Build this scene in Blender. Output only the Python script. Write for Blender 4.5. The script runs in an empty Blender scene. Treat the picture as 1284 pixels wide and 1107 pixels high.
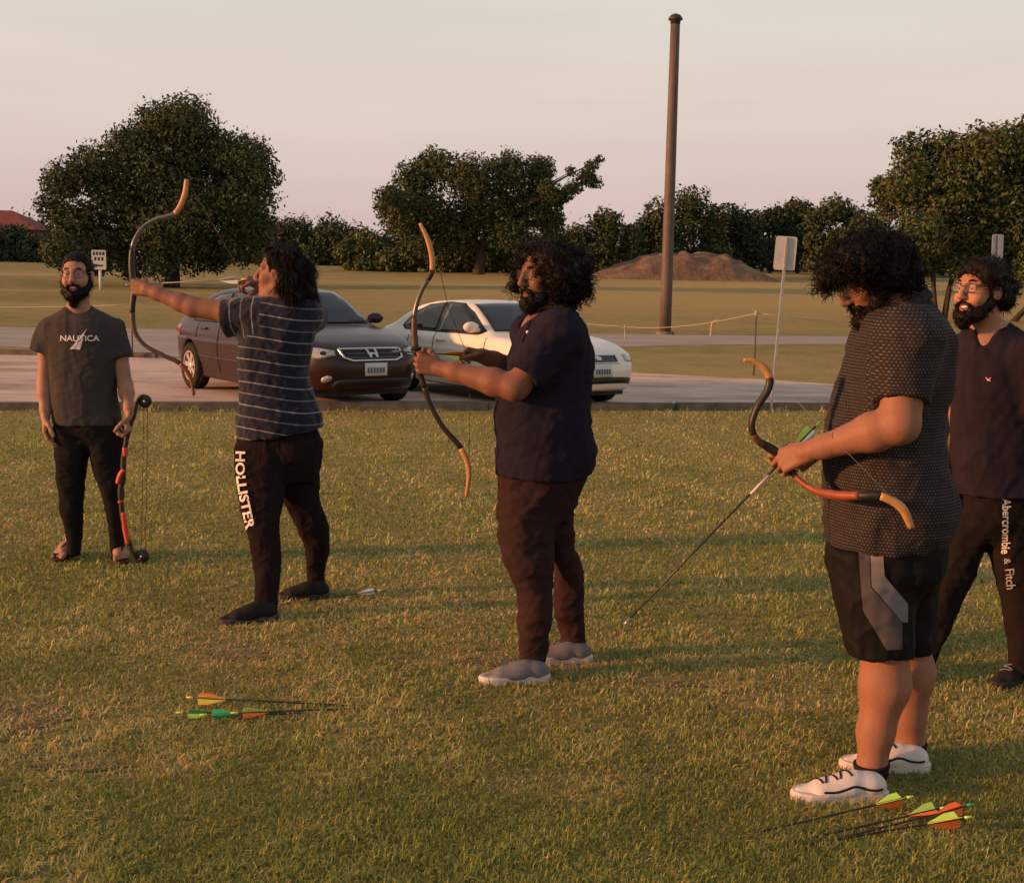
import bpy, bmesh, math, random
import numpy as np
from mathutils import Vector, Matrix, geometry
from mathutils.bvhtree import BVHTree
random.seed(7); rng = np.random.default_rng(11)
scene = bpy.context.scene
COL = scene.collection
# ---------------------------------------------------------------- camera
W0, H0, FPX = 1284.0, 1107.0, 1550.0           # photograph size, focal length in its pixels
CAM = np.array([0.0, 0.0, 1.6])
PITCH = math.atan(199.5 / FPX); ROLL = math.radians(1.0)
_F = np.array([0, math.cos(PITCH), -math.sin(PITCH)])
_U0 = np.array([0, math.sin(PITCH), math.cos(PITCH)]); _R0 = np.array([1.0, 0, 0])
_R = math.cos(ROLL) * _R0 + math.sin(ROLL) * _U0
_U = -math.sin(ROLL) * _R0 + math.cos(ROLL) * _U0
cd = bpy.data.cameras.new('camera'); cam = bpy.data.objects.new('camera', cd); COL.objects.link(cam)
cd.sensor_fit = 'HORIZONTAL'; cd.sensor_width = 36.0; cd.lens = 36.0 * FPX / W0
cd.clip_start = 0.05; cd.clip_end = 3000
cam.matrix_world = Matrix(((_R[0], _U[0], -_F[0], CAM[0]), (_R[1], _U[1], -_F[1], CAM[1]),
                           (_R[2], _U[2], -_F[2], CAM[2]), (0, 0, 0, 1)))
scene.camera = cam
def ray(px, py):
    return _F + _R * (px - W0 / 2) / FPX - _U * (py - H0 / 2) / FPX
def P(px, py, Y):                              # photograph pixel -> point at distance Y
    r = ray(px, py); return CAM + r * (Y / r[1])
def G(px, py, z=0.0):                          # photograph pixel -> point on level ground
    r = ray(px, py); return CAM + r * ((z - CAM[2]) / r[2])
# ---------------------------------------------------------------- world, sun, exposure
SUN_EL, SUN_AZ = math.radians(10.5), math.radians(257)   # azimuth clockwise from +Y
w = bpy.data.worlds.new('World'); scene.world = w; w.use_nodes = True
nt = w.node_tree; nt.nodes.clear()
out = nt.nodes.new('ShaderNodeOutputWorld'); bg = nt.nodes.new('ShaderNodeBackground')
sky = nt.nodes.new('ShaderNodeTexSky'); sky.sky_type = 'NISHITA'; sky.sun_disc = False
sky.sun_elevation = SUN_EL; sky.sun_rotation = SUN_AZ; sky.air_density = 1.6; sky.dust_density = 3.0; sky.ozone_density = 1.0
tc = nt.nodes.new('ShaderNodeTexCoord'); sx = nt.nodes.new('ShaderNodeSeparateXYZ')
rmp = nt.nodes.new('ShaderNodeValToRGB')
e = rmp.color_ramp.elements
e[0].position = 0.0; e[0].color = (0.50, 0.380, 0.365, 1)
e[1].position = 1.0; e[1].color = (0.23, 0.25, 0.29, 1)
for p_, c_ in ((0.05, (0.530, 0.410, 0.395, 1)), (0.12, (0.585, 0.485, 0.440, 1)), (0.22, (0.585, 0.540, 0.490, 1)), (0.5, (0.39, 0.385, 0.39, 1))):
    n_ = e.new(p_); n_.color = c_
mixn = nt.nodes.new('ShaderNodeMix'); mixn.data_type = 'RGBA'; mixn.inputs[0].default_value = 0.9
scl = nt.nodes.new('ShaderNodeVectorMath'); scl.operation = 'SCALE'; scl.inputs['Scale'].default_value = 10.0
nt.links.new(tc.outputs['Generated'], sx.inputs[0]); nt.links.new(sx.outputs['Z'], rmp.inputs['Fac'])
cmp_ = nt.nodes.new('ShaderNodeMapping'); cmp_.inputs['Scale'].default_value = (1.2, 1.2, 9.0); cno = nt.nodes.new('ShaderNodeTexNoise'); cno.inputs['Scale'].default_value = 2.6; cno.inputs['Detail'].default_value = 5
nt.links.new(tc.outputs['Generated'], cmp_.inputs[0]); nt.links.new(cmp_.outputs[0], cno.inputs['Vector'])          # thin dusk haze streaks
cmr = nt.nodes.new('ShaderNodeMapRange'); cmr.inputs[1].default_value = 0.35; cmr.inputs[2].default_value = 0.7; cmr.inputs[3].default_value = 9.75; cmr.inputs[4].default_value = 10.35
nt.links.new(cno.outputs['Fac'], cmr.inputs[0]); nt.links.new(cmr.outputs[0], scl.inputs['Scale'])
nt.links.new(rmp.outputs['Color'], scl.inputs[0])
nt.links.new(sky.outputs['Color'], mixn.inputs[6]); nt.links.new(scl.outputs['Vector'], mixn.inputs[7])
nt.links.new(mixn.outputs[2], bg.inputs['Color']); bg.inputs['Strength'].default_value = 0.1
nt.links.new(bg.outputs[0], out.inputs['Surface'])
sl = bpy.data.lights.new('sun', 'SUN'); sl.energy = 4.5; sl.color = (1.0, 0.42, 0.165); sl.angle = math.radians(2.5)
so = bpy.data.objects.new('sun', sl); COL.objects.link(so)
sd = Vector((math.sin(SUN_AZ) * math.cos(SUN_EL), math.cos(SUN_AZ) * math.cos(SUN_EL), math.sin(SUN_EL)))
so.rotation_euler = sd.to_track_quat('Z', 'Y').to_euler(); so.location = (-20, -6, 12)
vs = scene.view_settings; vs.view_transform = 'Standard'; vs.look = 'None'; vs.exposure = 0.42; vs.gamma = 1.0
vs.use_curve_mapping = False
scene.render.engine = 'CYCLES'; scene.render.filter_size = 1.9
# ---------------------------------------------------------------- materials
MATS = {}
def mat(name, col, rough=0.7, spec=0.3, vary=0.0, vscale=8.0, bump=0.0, bscale=60.0, metal=0.0, attr=None, sheen=0.0, sss=0.0, coat=0.0, detail=4.0, coords='Object'):
    if name in MATS: return MATS[name]
    m = bpy.data.materials.new(name); m.use_nodes = True; t = m.node_tree; b = t.nodes['Principled BSDF']
    b.inputs['Roughness'].default_value = rough; b.inputs['Specular IOR Level'].default_value = spec
    b.inputs['Metallic'].default_value = metal; b.inputs['Base Color'].default_value = (*col, 1)
    if sheen: b.inputs['Sheen Weight'].default_value = sheen; b.inputs['Sheen Roughness'].default_value = 0.5
    if coat: b.inputs['Coat Weight'].default_value = coat; b.inputs['Coat Roughness'].default_value = 0.05
    if sss:
        b.inputs['Subsurface Weight'].default_value = sss; b.inputs['Subsurface Radius'].default_value = (0.012, 0.004, 0.002)
        b.inputs['Subsurface Scale'].default_value = 1.0
    tcn = t.nodes.new('ShaderNodeTexCoord')
    src = None
    if attr:
        a = t.nodes.new('ShaderNodeAttribute'); a.attribute_name = attr; src = a.outputs['Color']
    if vary:
        n = t.nodes.new('ShaderNodeTexNoise'); n.inputs['Scale'].default_value = vscale; n.inputs['Detail'].default_value = detail
        n.inputs['Roughness'].default_value = 0.65
        t.links.new(tcn.outputs[coords], n.inputs['Vector'])
        mr = t.nodes.new('ShaderNodeMapRange'); mr.inputs[1].default_value = 0.3; mr.inputs[2].default_value = 0.7
        mr.inputs[3].default_value = 1 - vary; mr.inputs[4].default_value = 1 + vary
        t.links.new(n.outputs['Fac'], mr.inputs[0])
        vm = t.nodes.new('ShaderNodeVectorMath'); vm.operation = 'SCALE'
        if src: t.links.new(src, vm.inputs[0])
        else: vm.inputs[0].default_value = col
        t.links.new(mr.outputs[0], vm.inputs['Scale']); src = vm.outputs['Vector']
    if src: t.links.new(src, b.inputs['Base Color'])
    if bump:
        n2 = t.nodes.new('ShaderNodeTexNoise'); n2.inputs['Scale'].default_value = bscale; n2.inputs['Detail'].default_value = 3
        t.links.new(tcn.outputs[coords], n2.inputs['Vector'])
        bp = t.nodes.new('ShaderNodeBump'); bp.inputs['Strength'].default_value = bump; bp.inputs['Distance'].default_value = 0.01
        t.links.new(n2.outputs['Fac'], bp.inputs['Height']); t.links.new(bp.outputs[0], b.inputs['Normal'])
    MATS[name] = m; return m
def two_tone(name, c1, c2, scale, lo=0.4, hi=0.6, rough=0.9, bump=0.0, bscale=40, c3=None, scale3=1.0, stretch=(1, 1, 1), spec=0.2, bdist=0.02):
    if name in MATS: return MATS[name]
    m = bpy.data.materials.new(name); m.use_nodes = True; t = m.node_tree; b = t.nodes['Principled BSDF']
    b.inputs['Roughness'].default_value = rough; b.inputs['Specular IOR Level'].default_value = spec
    tcn = t.nodes.new('ShaderNodeTexCoord'); mp = t.nodes.new('ShaderNodeMapping'); mp.inputs['Scale'].default_value = stretch
    t.links.new(tcn.outputs['Object'], mp.inputs[0])
    n = t.nodes.new('ShaderNodeTexNoise'); n.inputs['Scale'].default_value = scale; n.inputs['Detail'].default_value = 8; n.inputs['Roughness'].default_value = 0.62
    t.links.new(mp.outputs[0], n.inputs['Vector'])
    mr = t.nodes.new('ShaderNodeMapRange'); mr.inputs[1].default_value = lo; mr.inputs[2].default_value = hi
    t.links.new(n.outputs['Fac'], mr.inputs[0])
    mx = t.nodes.new('ShaderNodeMix'); mx.data_type = 'RGBA'; mx.inputs[6].default_value = (*c1, 1); mx.inputs[7].default_value = (*c2, 1)
    t.links.new(mr.outputs[0], mx.inputs[0]); res = mx.outputs[2]
    if c3:
        n3 = t.nodes.new('ShaderNodeTexNoise'); n3.inputs['Scale'].default_value = scale3; n3.inputs['Detail'].default_value = 5
        t.links.new(mp.outputs[0], n3.inputs['Vector'])
        m3 = t.nodes.new('ShaderNodeMapRange'); m3.inputs[1].default_value = 0.48; m3.inputs[2].default_value = 0.66
        t.links.new(n3.outputs['Fac'], m3.inputs[0])
        x3 = t.nodes.new('ShaderNodeMix'); x3.data_type = 'RGBA'; x3.inputs[7].default_value = (*c3, 1)
        t.links.new(res, x3.inputs[6]); t.links.new(m3.outputs[0], x3.inputs[0]); res = x3.outputs[2]
    t.links.new(res, b.inputs['Base Color'])
    if bump:
        n2 = t.nodes.new('ShaderNodeTexNoise'); n2.inputs['Scale'].default_value = bscale; n2.inputs['Detail'].default_value = 6
        t.links.new(mp.outputs[0], n2.inputs['Vector'])
        bp = t.nodes.new('ShaderNodeBump'); bp.inputs['Strength'].default_value = bump; bp.inputs['Distance'].default_value = bdist
        t.links.new(n2.outputs['Fac'], bp.inputs['Height']); t.links.new(bp.outputs[0], b.inputs['Normal'])
    MATS[name] = m; return m
def glass_mat(name, tint=(0.6, 0.62, 0.62), alpha=0.25):
    if name in MATS: return MATS[name]
    m = bpy.data.materials.new(name); m.use_nodes = True; t = m.node_tree; b = t.nodes['Principled BSDF']
    b.inputs['Base Color'].default_value = (*tint, 1); b.inputs['Roughness'].default_value = 0.03
    b.inputs['Alpha'].default_value = alpha; b.inputs['Specular IOR Level'].default_value = 0.6
    MATS[name] = m; return m
# ---------------------------------------------------------------- object helpers
def tag(o, label=None, cat=None, group=None, kind=None):
    if label: o['label'] = label
    if cat: o['category'] = cat
    if group: o['group'] = group
    if kind: o['kind'] = kind
    return o
def empty(name, loc=(0, 0, 0), rz=0.0):
    o = bpy.data.objects.new(name, None); COL.objects.link(o); o.location = loc; o.rotation_euler = (0, 0, rz)
    o.empty_display_size = 0.1; return o
def root_of(o):
    while o.parent: o = o.parent
    return o
def mk(name, v, f, m, parent=None, world=True, smooth=True, colors=None, link=True):
    """one mesh object; vertices in world coordinates are moved into the parent's frame"""
    v = np.asarray(v, dtype=np.float64)
    if parent is not None and world: v = v - np.array(root_of(parent).location)
    me = bpy.data.meshes.new(name)
    if isinstance(f, np.ndarray):
        n, k = f.shape
        me.vertices.add(len(v)); me.vertices.foreach_set('co', v.astype(np.float32).ravel())
        me.loops.add(n * k); me.loops.foreach_set('vertex_index', f.astype(np.int32).ravel())
        me.polygons.add(n); me.polygons.foreach_set('loop_start', np.arange(0, n * k, k, dtype=np.int32))
        me.polygons.foreach_set('loop_total', np.full(n, k, dtype=np.int32))
        me.update(calc_edges=True); me.validate()
    else:
        me.from_pydata([tuple(p) for p in v], [], [tuple(int(i) for i in q) for q in f]); me.update()
    if smooth: me.polygons.foreach_set('use_smooth', np.ones(len(me.polygons), dtype=bool))
    if colors is not None:
        for an, arr in colors.items():
            a = me.color_attributes.new(an, 'FLOAT_COLOR', 'POINT')
            full = np.ones((len(v), 4), dtype=np.float32); full[:, :arr.shape[1]] = arr
            a.data.foreach_set('color', full.ravel())
    if m is not None: me.materials.append(m)
    o = bpy.data.objects.new(name, me)
    if link: COL.objects.link(o)
    if parent is not None: o.parent = parent
    return o
def merge(parts):
    vs_, fs_, n = [], [], 0
    for v, f in parts:
        vs_.extend([tuple(p) for p in v]); fs_.extend([tuple(int(i) + n for i in q) for q in f]); n += len(v)
    return np.array(vs_), fs_
def box(c, s, R=None):
    c = np.array(c, float); s = np.array(s, float) / 2
    v = np.array([[x, y, z] for x in (-1, 1) for y in (-1, 1) for z in (-1, 1)], float) * s
    if R is not None: v = v @ np.array(R).T
    return v + c, [(0, 1, 3, 2), (4, 6, 7, 5), (0, 4, 5, 1), (2, 3, 7, 6), (0, 2, 6, 4), (1, 5, 7, 3)]
def bbox3(x0, x1, y0, y1, z0, z1): return box(((x0 + x1) / 2, (y0 + y1) / 2, (z0 + z1) / 2), (x1 - x0, y1 - y0, z1 - z0))
def unit(a): a = np.asarray(a, float); return a / (np.linalg.norm(a) + 1e-12)
def spline(pts, n=8):
    p = np.asarray(pts, float)
    if len(p) < 3: return np.array([p[0] + (p[1] - p[0]) * t for t in np.linspace(0, 1, n + 1)])
    q = np.vstack([2 * p[0] - p[1], p, 2 * p[-1] - p[-2]]); res = []
    for i in range(1, len(q) - 2):
        a, b, c, d = q[i - 1], q[i], q[i + 1], q[i + 2]
        for t in np.linspace(0, 1, n, endpoint=False):
            res.append(0.5 * (2 * b + (c - a) * t + (2 * a - 5 * b + 4 * c - d) * t * t + (3 * b - a - 3 * c + d) * t ** 3))
    res.append(p[-1]); return np.array(res)
def sweep(pts, ra, rb=None, nrm=None, sides=8, caps=True, power=2.0):
    """tube along pts: radius ra across (in direction nrm x tangent), rb along nrm"""
    p = np.asarray(pts, float); n = len(p)
    ra = np.broadcast_to(np.asarray(ra, float), (n,)) if np.ndim(ra) == 0 or len(np.atleast_1d(ra)) == n else np.interp(np.linspace(0, 1, n), np.linspace(0, 1, len(ra)), ra)
    if rb is None: rb = ra
    else: rb = np.broadcast_to(np.asarray(rb, float), (n,)) if np.ndim(rb) == 0 or len(np.atleast_1d(rb)) == n else np.interp(np.linspace(0, 1, n), np.linspace(0, 1, len(rb)), rb)
    tan = np.gradient(p, axis=0); tan /= np.linalg.norm(tan, axis=1)[:, None] + 1e-12
    if nrm is None:
        nrm = np.array([0, 0, 1.0]) if abs(tan[0][2]) < 0.9 else np.array([1.0, 0, 0])
    v = []; N = np.array(nrm, float)
    for i in range(n):
        N = unit(N - tan[i] * N.dot(tan[i])); B = np.cross(tan[i], N)
        for k in range(sides):
            a = 2 * math.pi * (k + 0.5) / sides; ca, sa = math.cos(a), math.sin(a)
            if power != 2.0:
                s_ = (abs(ca) ** power + abs(sa) ** power) ** (-1 / power); ca *= s_; sa *= s_
            v.append(p[i] + B * ca * ra[i] + N * sa * rb[i])
    f = []
    for i in range(n - 1):
        for k in range(sides):
            a, b = i * sides + k, i * sides + (k + 1) % sides
            f.append((a, b, b + sides, a + sides))
    if caps: f.append(tuple(range(sides - 1, -1, -1))); f.append(tuple((n - 1) * sides + k for k in range(sides)))
    return np.array(v), f
def lathe(profile, axis=(0, 0, 1), c=(0, 0, 0), sides=24, caps=True):
    ax = unit(axis); t = np.array([1.0, 0, 0]) if abs(ax[0]) < 0.9 else np.array([0, 1.0, 0])
    e1 = unit(np.cross(ax, t)); e2 = np.cross(ax, e1); v = []; f = []
    for r, h in profile:
        for k in range(sides):
            a = 2 * math.pi * k / sides; v.append(np.array(c) + ax * h + (e1 * math.cos(a) + e2 * math.sin(a)) * r)
    for i in range(len(profile) - 1):
        for k in range(sides):
            a, b = i * sides + k, i * sides + (k + 1) % sides; f.append((a, b, b + sides, a + sides))
    if caps: f.append(tuple(range(sides - 1, -1, -1))); f.append(tuple((len(profile) - 1) * sides + k for k in range(sides)))
    return np.array(v), f
def wave_noise(p, scale, seed=0, octaves=3, stretch=(1, 1, 1)):
    """cheap smooth 3-D noise in -1..1: warped sums of sines"""
    r = np.random.default_rng(seed); q = p * np.array(stretch) * scale; res = 0; amp = 1; tot = 0
    for o_ in range(octaves):
        acc = 0
        for _ in range(4):
            d = r.normal(size=3); d /= np.linalg.norm(d); ph = r.uniform(0, 6.28); d2 = r.normal(size=3); d2 /= np.linalg.norm(d2)
            acc = acc + np.sin(q @ d * 6.28 + ph + 1.6 * np.sin(q @ d2 * 4.1 + ph * 2))
        res = res + amp * acc / 2.4; tot += amp; amp *= 0.5; q = q * 2.03
    return np.clip(res / tot, -1.5, 1.5)
# ---------------------------------------------------------------- smooth solids: distance field on a grid, surfaced with surface nets
def smin(a, b, k):
    if k <= 0: return np.minimum(a, b)
    h = np.maximum(k - np.abs(a - b), 0) / k
    return np.minimum(a, b) - h * h * k * 0.25
def smax(a, b, k): return -smin(-a, -b, k)
class Field:
    def __init__(s, lo, hi, h):
        s.h = h; s.lo = np.array(lo, float); s.n = np.ceil((np.array(hi, float) - s.lo) / h).astype(int) + 1
        s.D = np.full(s.n, 0.2, dtype=np.float32)
    def grid(s, lo, hi, m):
        i0 = np.clip(np.floor((np.array(lo) - m - s.lo) / s.h).astype(int), 0, s.n); i1 = np.clip(np.ceil((np.array(hi) + m - s.lo) / s.h).astype(int) + 1, 0, s.n)
        ax = [(s.lo[a] + s.h * np.arange(i0[a], i1[a])).astype(np.float32) for a in range(3)]
        sl_ = tuple(slice(i0[a], i1[a]) for a in range(3))
        return sl_, ax[0][:, None, None], ax[1][None, :, None], ax[2][None, None, :]
    def put(s, sl_, d, k, sub=False):
        if 0 in s.D[sl_].shape: return
        s.D[sl_] = smax(s.D[sl_], -d, k) if sub else smin(s.D[sl_], d, k)
    def cone(s, a, b, ra, rb, k=0.01, cut=None, sub=False, flat=1.0):
        a = np.array(a, float); b = np.array(b, float); R = max(ra, rb)
        sl_, X, Y, Z = s.grid(np.minimum(a, b) - R, np.maximum(a, b) + R, k + 0.03)
        ab = b - a; L2 = ab.dot(ab) + 1e-12
        t = np.clip(((X - a[0]) * ab[0] + (Y - a[1]) * ab[1] + (Z - a[2]) * ab[2]) / L2, 0, 1)
        d = np.sqrt((X - a[0] - ab[0] * t) ** 2 + (Y - a[1] - ab[1] * t) ** 2 + (Z - a[2] - ab[2] * t) ** 2) - (ra + (rb - ra) * t)
        if cut is not None:                                     # flat end at b
            u = ab / math.sqrt(L2); d = smax(d, (X - b[0]) * u[0] + (Y - b[1]) * u[1] + (Z - b[2]) * u[2], cut)
        s.put(sl_, d, k, sub)
    def ell(s, c, rad, R=None, k=0.01, sub=False):
        c = np.array(c, float); rad = np.array(rad, float); R = np.eye(3) if R is None else np.array(R, float)
        ext = np.abs(R.T) @ rad
        sl_, X, Y, Z = s.grid(c - ext, c + ext, k + 0.03)
        X = X - c[0]; Y = Y - c[1]; Z = Z - c[2]
        q = [(X * R[i, 0] + Y * R[i, 1] + Z * R[i, 2]) for i in range(3)]
        k0 = np.sqrt(sum((q[i] / rad[i]) ** 2 for i in range(3))); k1 = np.sqrt(sum((q[i] / rad[i] ** 2) ** 2 for i in range(3))) + 1e-6
        s.put(sl_, k0 * (k0 - 1) / k1, k, sub)
    def loft(s, rows, k=0.02, p=2.3, inset=0.0, end=0.006, ztop=None, zbot=None):
        """rows: (z, cx, cy, half width, half depth), any order; flat ends"""
        r = np.array(sorted(rows, key=lambda q: q[0]), float); z = r[:, 0]
        M = max(r[:, 3].max(), r[:, 4].max())
        zt = z[-1] if ztop is None else ztop; zb = z[0] if zbot is None else zbot
        sl_, X, Y, Z = s.grid((r[:, 1].min() - M, r[:, 2].min() - M, zb), (r[:, 1].max() + M, r[:, 2].max() + M, zt), k + 0.03)
        zz = Z.ravel().astype(float)
        def ip(col):                                            # smooth interpolation (Catmull-Rom tangents)
            m_ = np.gradient(r[:, col], z); i = np.clip(np.searchsorted(z, zz) - 1, 0, len(z) - 2)
            h_ = z[i + 1] - z[i]; t = np.clip((zz - z[i]) / h_, 0, 1)
            return ((2 * t ** 3 - 3 * t ** 2 + 1) * r[i, col] + (t ** 3 - 2 * t ** 2 + t) * h_ * m_[i] + (-2 * t ** 3 + 3 * t ** 2) * r[i + 1, col] + (t ** 3 - t ** 2) * h_ * m_[i + 1]).astype(np.float32)[None, None, :]
        cx, cy, hw, hd = ip(1), ip(2), np.maximum(ip(3) - inset, 0.01), np.maximum(ip(4) - inset, 0.01)
        qx = np.abs(X - cx) / hw; qy = np.abs(Y - cy) / hd
        rr = (qx ** p + qy ** p) ** (1 / p)
        gx = qx ** (p - 1) / hw; gy = qy ** (p - 1) / hd
        g = np.sqrt(gx * gx + gy * gy) / np.maximum(rr, 1e-3) ** (p - 1)
        d = (rr - 1) / np.maximum(g, 1e-3)
        d = smax(d, np.maximum(Z - zt, zb - Z) + 0 * d, end)
        s.put(sl_, d, k)
    def plane_cut(s, c, n, k=0.004, lo=None, hi=None):          # remove the side n points to
        lo_ = s.lo if lo is None else np.array(lo); hi_ = s.lo + s.h * s.n if hi is None else np.array(hi)
        sl_, X, Y, Z = s.grid(lo_, hi_, 0)
        d = (X - c[0]) * n[0] + (Y - c[1]) * n[1] + (Z - c[2]) * n[2]
        s.D[sl_] = smax(s.D[sl_], d.astype(np.float32), k)
    def surface(s, relax=1):
        D = s.D; ins = D < 0
        c = np.zeros(np.array(D.shape) - 1, dtype=np.int8)
        for dx in (0, 1):
            for dy in (0, 1):
                for dz in (0, 1):
                    c += ins[dx:dx + c.shape[0], dy:dy + c.shape[1], dz:dz + c.shape[2]]
        act = np.argwhere((c > 0) & (c < 8)); idx = np.full(c.shape, -1, dtype=np.int32)
        idx[act[:, 0], act[:, 1], act[:, 2]] = np.arange(len(act))
        off = [(0, 0, 0), (1, 0, 0), (0, 1, 0), (1, 1, 0), (0, 0, 1), (1, 0, 1), (0, 1, 1), (1, 1, 1)]
        val = np.stack([D[act[:, 0] + o[0], act[:, 1] + o[1], act[:, 2] + o[2]] for o in off], 1)
        acc = np.zeros((len(act), 3)); cnt = np.zeros(len(act))
        for a, b in ((0, 1), (2, 3), (4, 5), (6, 7), (0, 2), (1, 3), (4, 6), (5, 7), (0, 4), (1, 5), (2, 6), (3, 7)):
            va, vb = val[:, a], val[:, b]; m_ = (va < 0) != (vb < 0); t = np.where(m_, va / np.where(m_, va - vb, 1), 0)
            pt = np.array(off[a]) + t[:, None] * (np.array(off[b]) - np.array(off[a]))
            acc += pt * m_[:, None]; cnt += m_
        v = s.lo + s.h * (act + acc / cnt[:, None])
        F_ = []
        for ax in range(3):
            A = ins.take(range(0, ins.shape[ax] - 1), ax); B = ins.take(range(1, ins.shape[ax]), ax)
            e_ = np.argwhere(A != B); o1, o2 = [(1, 2), (2, 0), (0, 1)][ax]
            ok = (e_[:, o1] > 0) & (e_[:, o2] > 0) & (e_[:, o1] < c.shape[o1]) & (e_[:, o2] < c.shape[o2]); e_ = e_[ok]
            fl = A[e_[:, 0], e_[:, 1], e_[:, 2]]
            q = []
            for d1, d2 in ((-1, -1), (0, -1), (0, 0), (-1, 0)):
                i = e_.copy(); i[:, o1] += d1; i[:, o2] += d2; q.append(idx[i[:, 0], i[:, 1], i[:, 2]])
            q = np.stack(q, 1); q[~fl] = q[~fl][:, ::-1]; F_.append(q)
        f = np.vstack(F_)
        for _ in range(relax): v = laplace(v, f, 0.5)
        return v, f
def laplace(v, f, w):
    acc = np.zeros_like(v); cnt = np.zeros(len(v))
    for a in range(4):
        for b in ((a + 1) % 4, (a + 3) % 4):
            for c_ in range(3): acc[:, c_] += np.bincount(f[:, a], v[f[:, b], c_], minlength=len(v))
            cnt += np.bincount(f[:, a], minlength=len(v))
    return v * (1 - w) + w * acc / np.maximum(cnt, 1)[:, None]
def normals(v, f):
    n = np.cross(v[f[:, 2]] - v[f[:, 0]], v[f[:, 3]] - v[f[:, 1]]); res = np.zeros_like(v)
    for a in range(4):
        for c_ in range(3): res[:, c_] += np.bincount(f[:, a], n[:, c_], minlength=len(v))
    return res / (np.linalg.norm(res, axis=1)[:, None] + 1e-12)
def folds(v, f, amp, scale, seed, stretch=(1, 1, 1), sharp=1.5):
    """cloth creases: ridged noise pushed along the normals"""
    n = normals(v, f); q = wave_noise(v, scale, seed, 2, stretch)
    rdg = (1 - np.clip(np.abs(wave_noise(v, scale * 0.8, seed + 3, 2, (stretch[0], stretch[1], stretch[2] * 1.6))), 0, 1)) ** 5
    return v + n * (amp * (np.abs(q) ** (1 / sharp) * np.sign(q) * 0.8 - 0.4 * np.abs(wave_noise(v, scale * 1.7, seed + 5, 1, stretch)) + 0.55 * rdg + 0.18 * wave_noise(v, scale * 4.5, seed + 8, 1)))[:, None]
def bvh_of(v, f): return BVHTree.FromPolygons([Vector(p) for p in v], [tuple(int(i) for i in q) for q in f])
def patch2d(poly, step):
    """triangulated polygon with inner points"""
    pl = []
    for i in range(len(poly)):
        a, b = np.array(poly[i], float), np.array(poly[(i + 1) % len(poly)], float); n = max(1, int(np.linalg.norm(b - a) / step))
        for t in range(n): pl.append(a + (b - a) * t / n)
    pl = np.array(pl); nb = len(pl); ins = []
    x0, y0 = pl.min(0); x1, y1 = pl.max(0)
    for x in np.arange(x0 + step * .5, x1, step):
        for y in np.arange(y0 + step * .5, y1, step):
            if np.min(np.hypot(pl[:, 0] - x, pl[:, 1] - y)) < step * 0.45: continue
            c = False; j = nb - 1
            for i in range(nb):
                if (pl[i, 1] > y) != (pl[j, 1] > y) and x < (pl[j, 0] - pl[i, 0]) * (y - pl[i, 1]) / (pl[j, 1] - pl[i, 1]) + pl[i, 0]: c = not c
                j = i
            if c: ins.append((x, y))
    pts = [Vector(p) for p in pl] + [Vector(p) for p in ins]
    r = geometry.delaunay_2d_cdt(pts, [], [list(range(nb))], 1, 1e-6)
    return np.array([tuple(p) for p in r[0]]), [tuple(t) for t in r[2]]
def solid(v, f, n, th):
    """give a sheet (v, f) thickness th along -n (array or vector)"""
    v = np.asarray(v); m_ = len(v); back = v - np.asarray(n) * th; e_ = {}
    for q in f:
        for i in range(len(q)): e_[(q[i], q[(i + 1) % len(q)])] = 1
    res = [tuple(q) for q in f] + [tuple(i + m_ for i in reversed(q)) for q in f]
    for (a, b) in e_:
        if (b, a) not in e_: res.append((b, a, a + m_, b + m_))
    return np.vstack([v, back]), res
def drape(v2, f, start, direction, tree, off, fallback=True):
    """lay 2-D points on a surface: start(p) gives the origin, direction(p) the ray"""
    res = []; keep = []; last = None
    for p in v2:
        o_ = Vector(start(p)); d_ = Vector(direction(p)).normalized(); h = tree.ray_cast(o_, d_)
        if h[0] is None: h = tree.find_nearest(o_ + d_ * 5.0) if last is None else (last, -d_, 0, 0)
        n_ = h[1] if h[1].dot(d_) < 0 else -h[1]
        last = h[0]; res.append(np.array(h[0] + n_ * off * 0.5 - d_ * off * 0.5))
    return np.array(res), f
def on_cloth(poly_px, step, tree, off=0.002):
    v2, f = patch2d(poly_px, step)
    v, f = drape(v2, f, lambda p: CAM, lambda p: ray(p[0], p[1]), tree, off)
    n_ = unit(CAM - v.mean(0))
    return fix_winding(v, f, n_)
def fix_winding(v, f, n_):
    a = v[f[0][1]] - v[f[0][0]]; b = v[f[0][2]] - v[f[0][0]]
    if np.cross(a, b).dot(n_) < 0: f = [tuple(reversed(q)) for q in f]
    return v, f
def text_mesh(s, bold=0.0, res=3):
    cu = bpy.data.curves.new('t', 'FONT'); cu.body = s; cu.resolution_u = res; cu.offset = bold
    o = bpy.data.objects.new('t', cu); COL.objects.link(o)
    bpy.context.view_layer.update()
    me = bpy.data.meshes.new_from_object(o.evaluated_get(bpy.context.evaluated_depsgraph_get()))
    v = np.array([tuple(p.co) for p in me.vertices]); f = [tuple(p.vertices) for p in me.polygons]
    bpy.data.objects.remove(o); bpy.data.curves.remove(cu); bpy.data.meshes.remove(me)
    return v[:, :2], f
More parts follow.
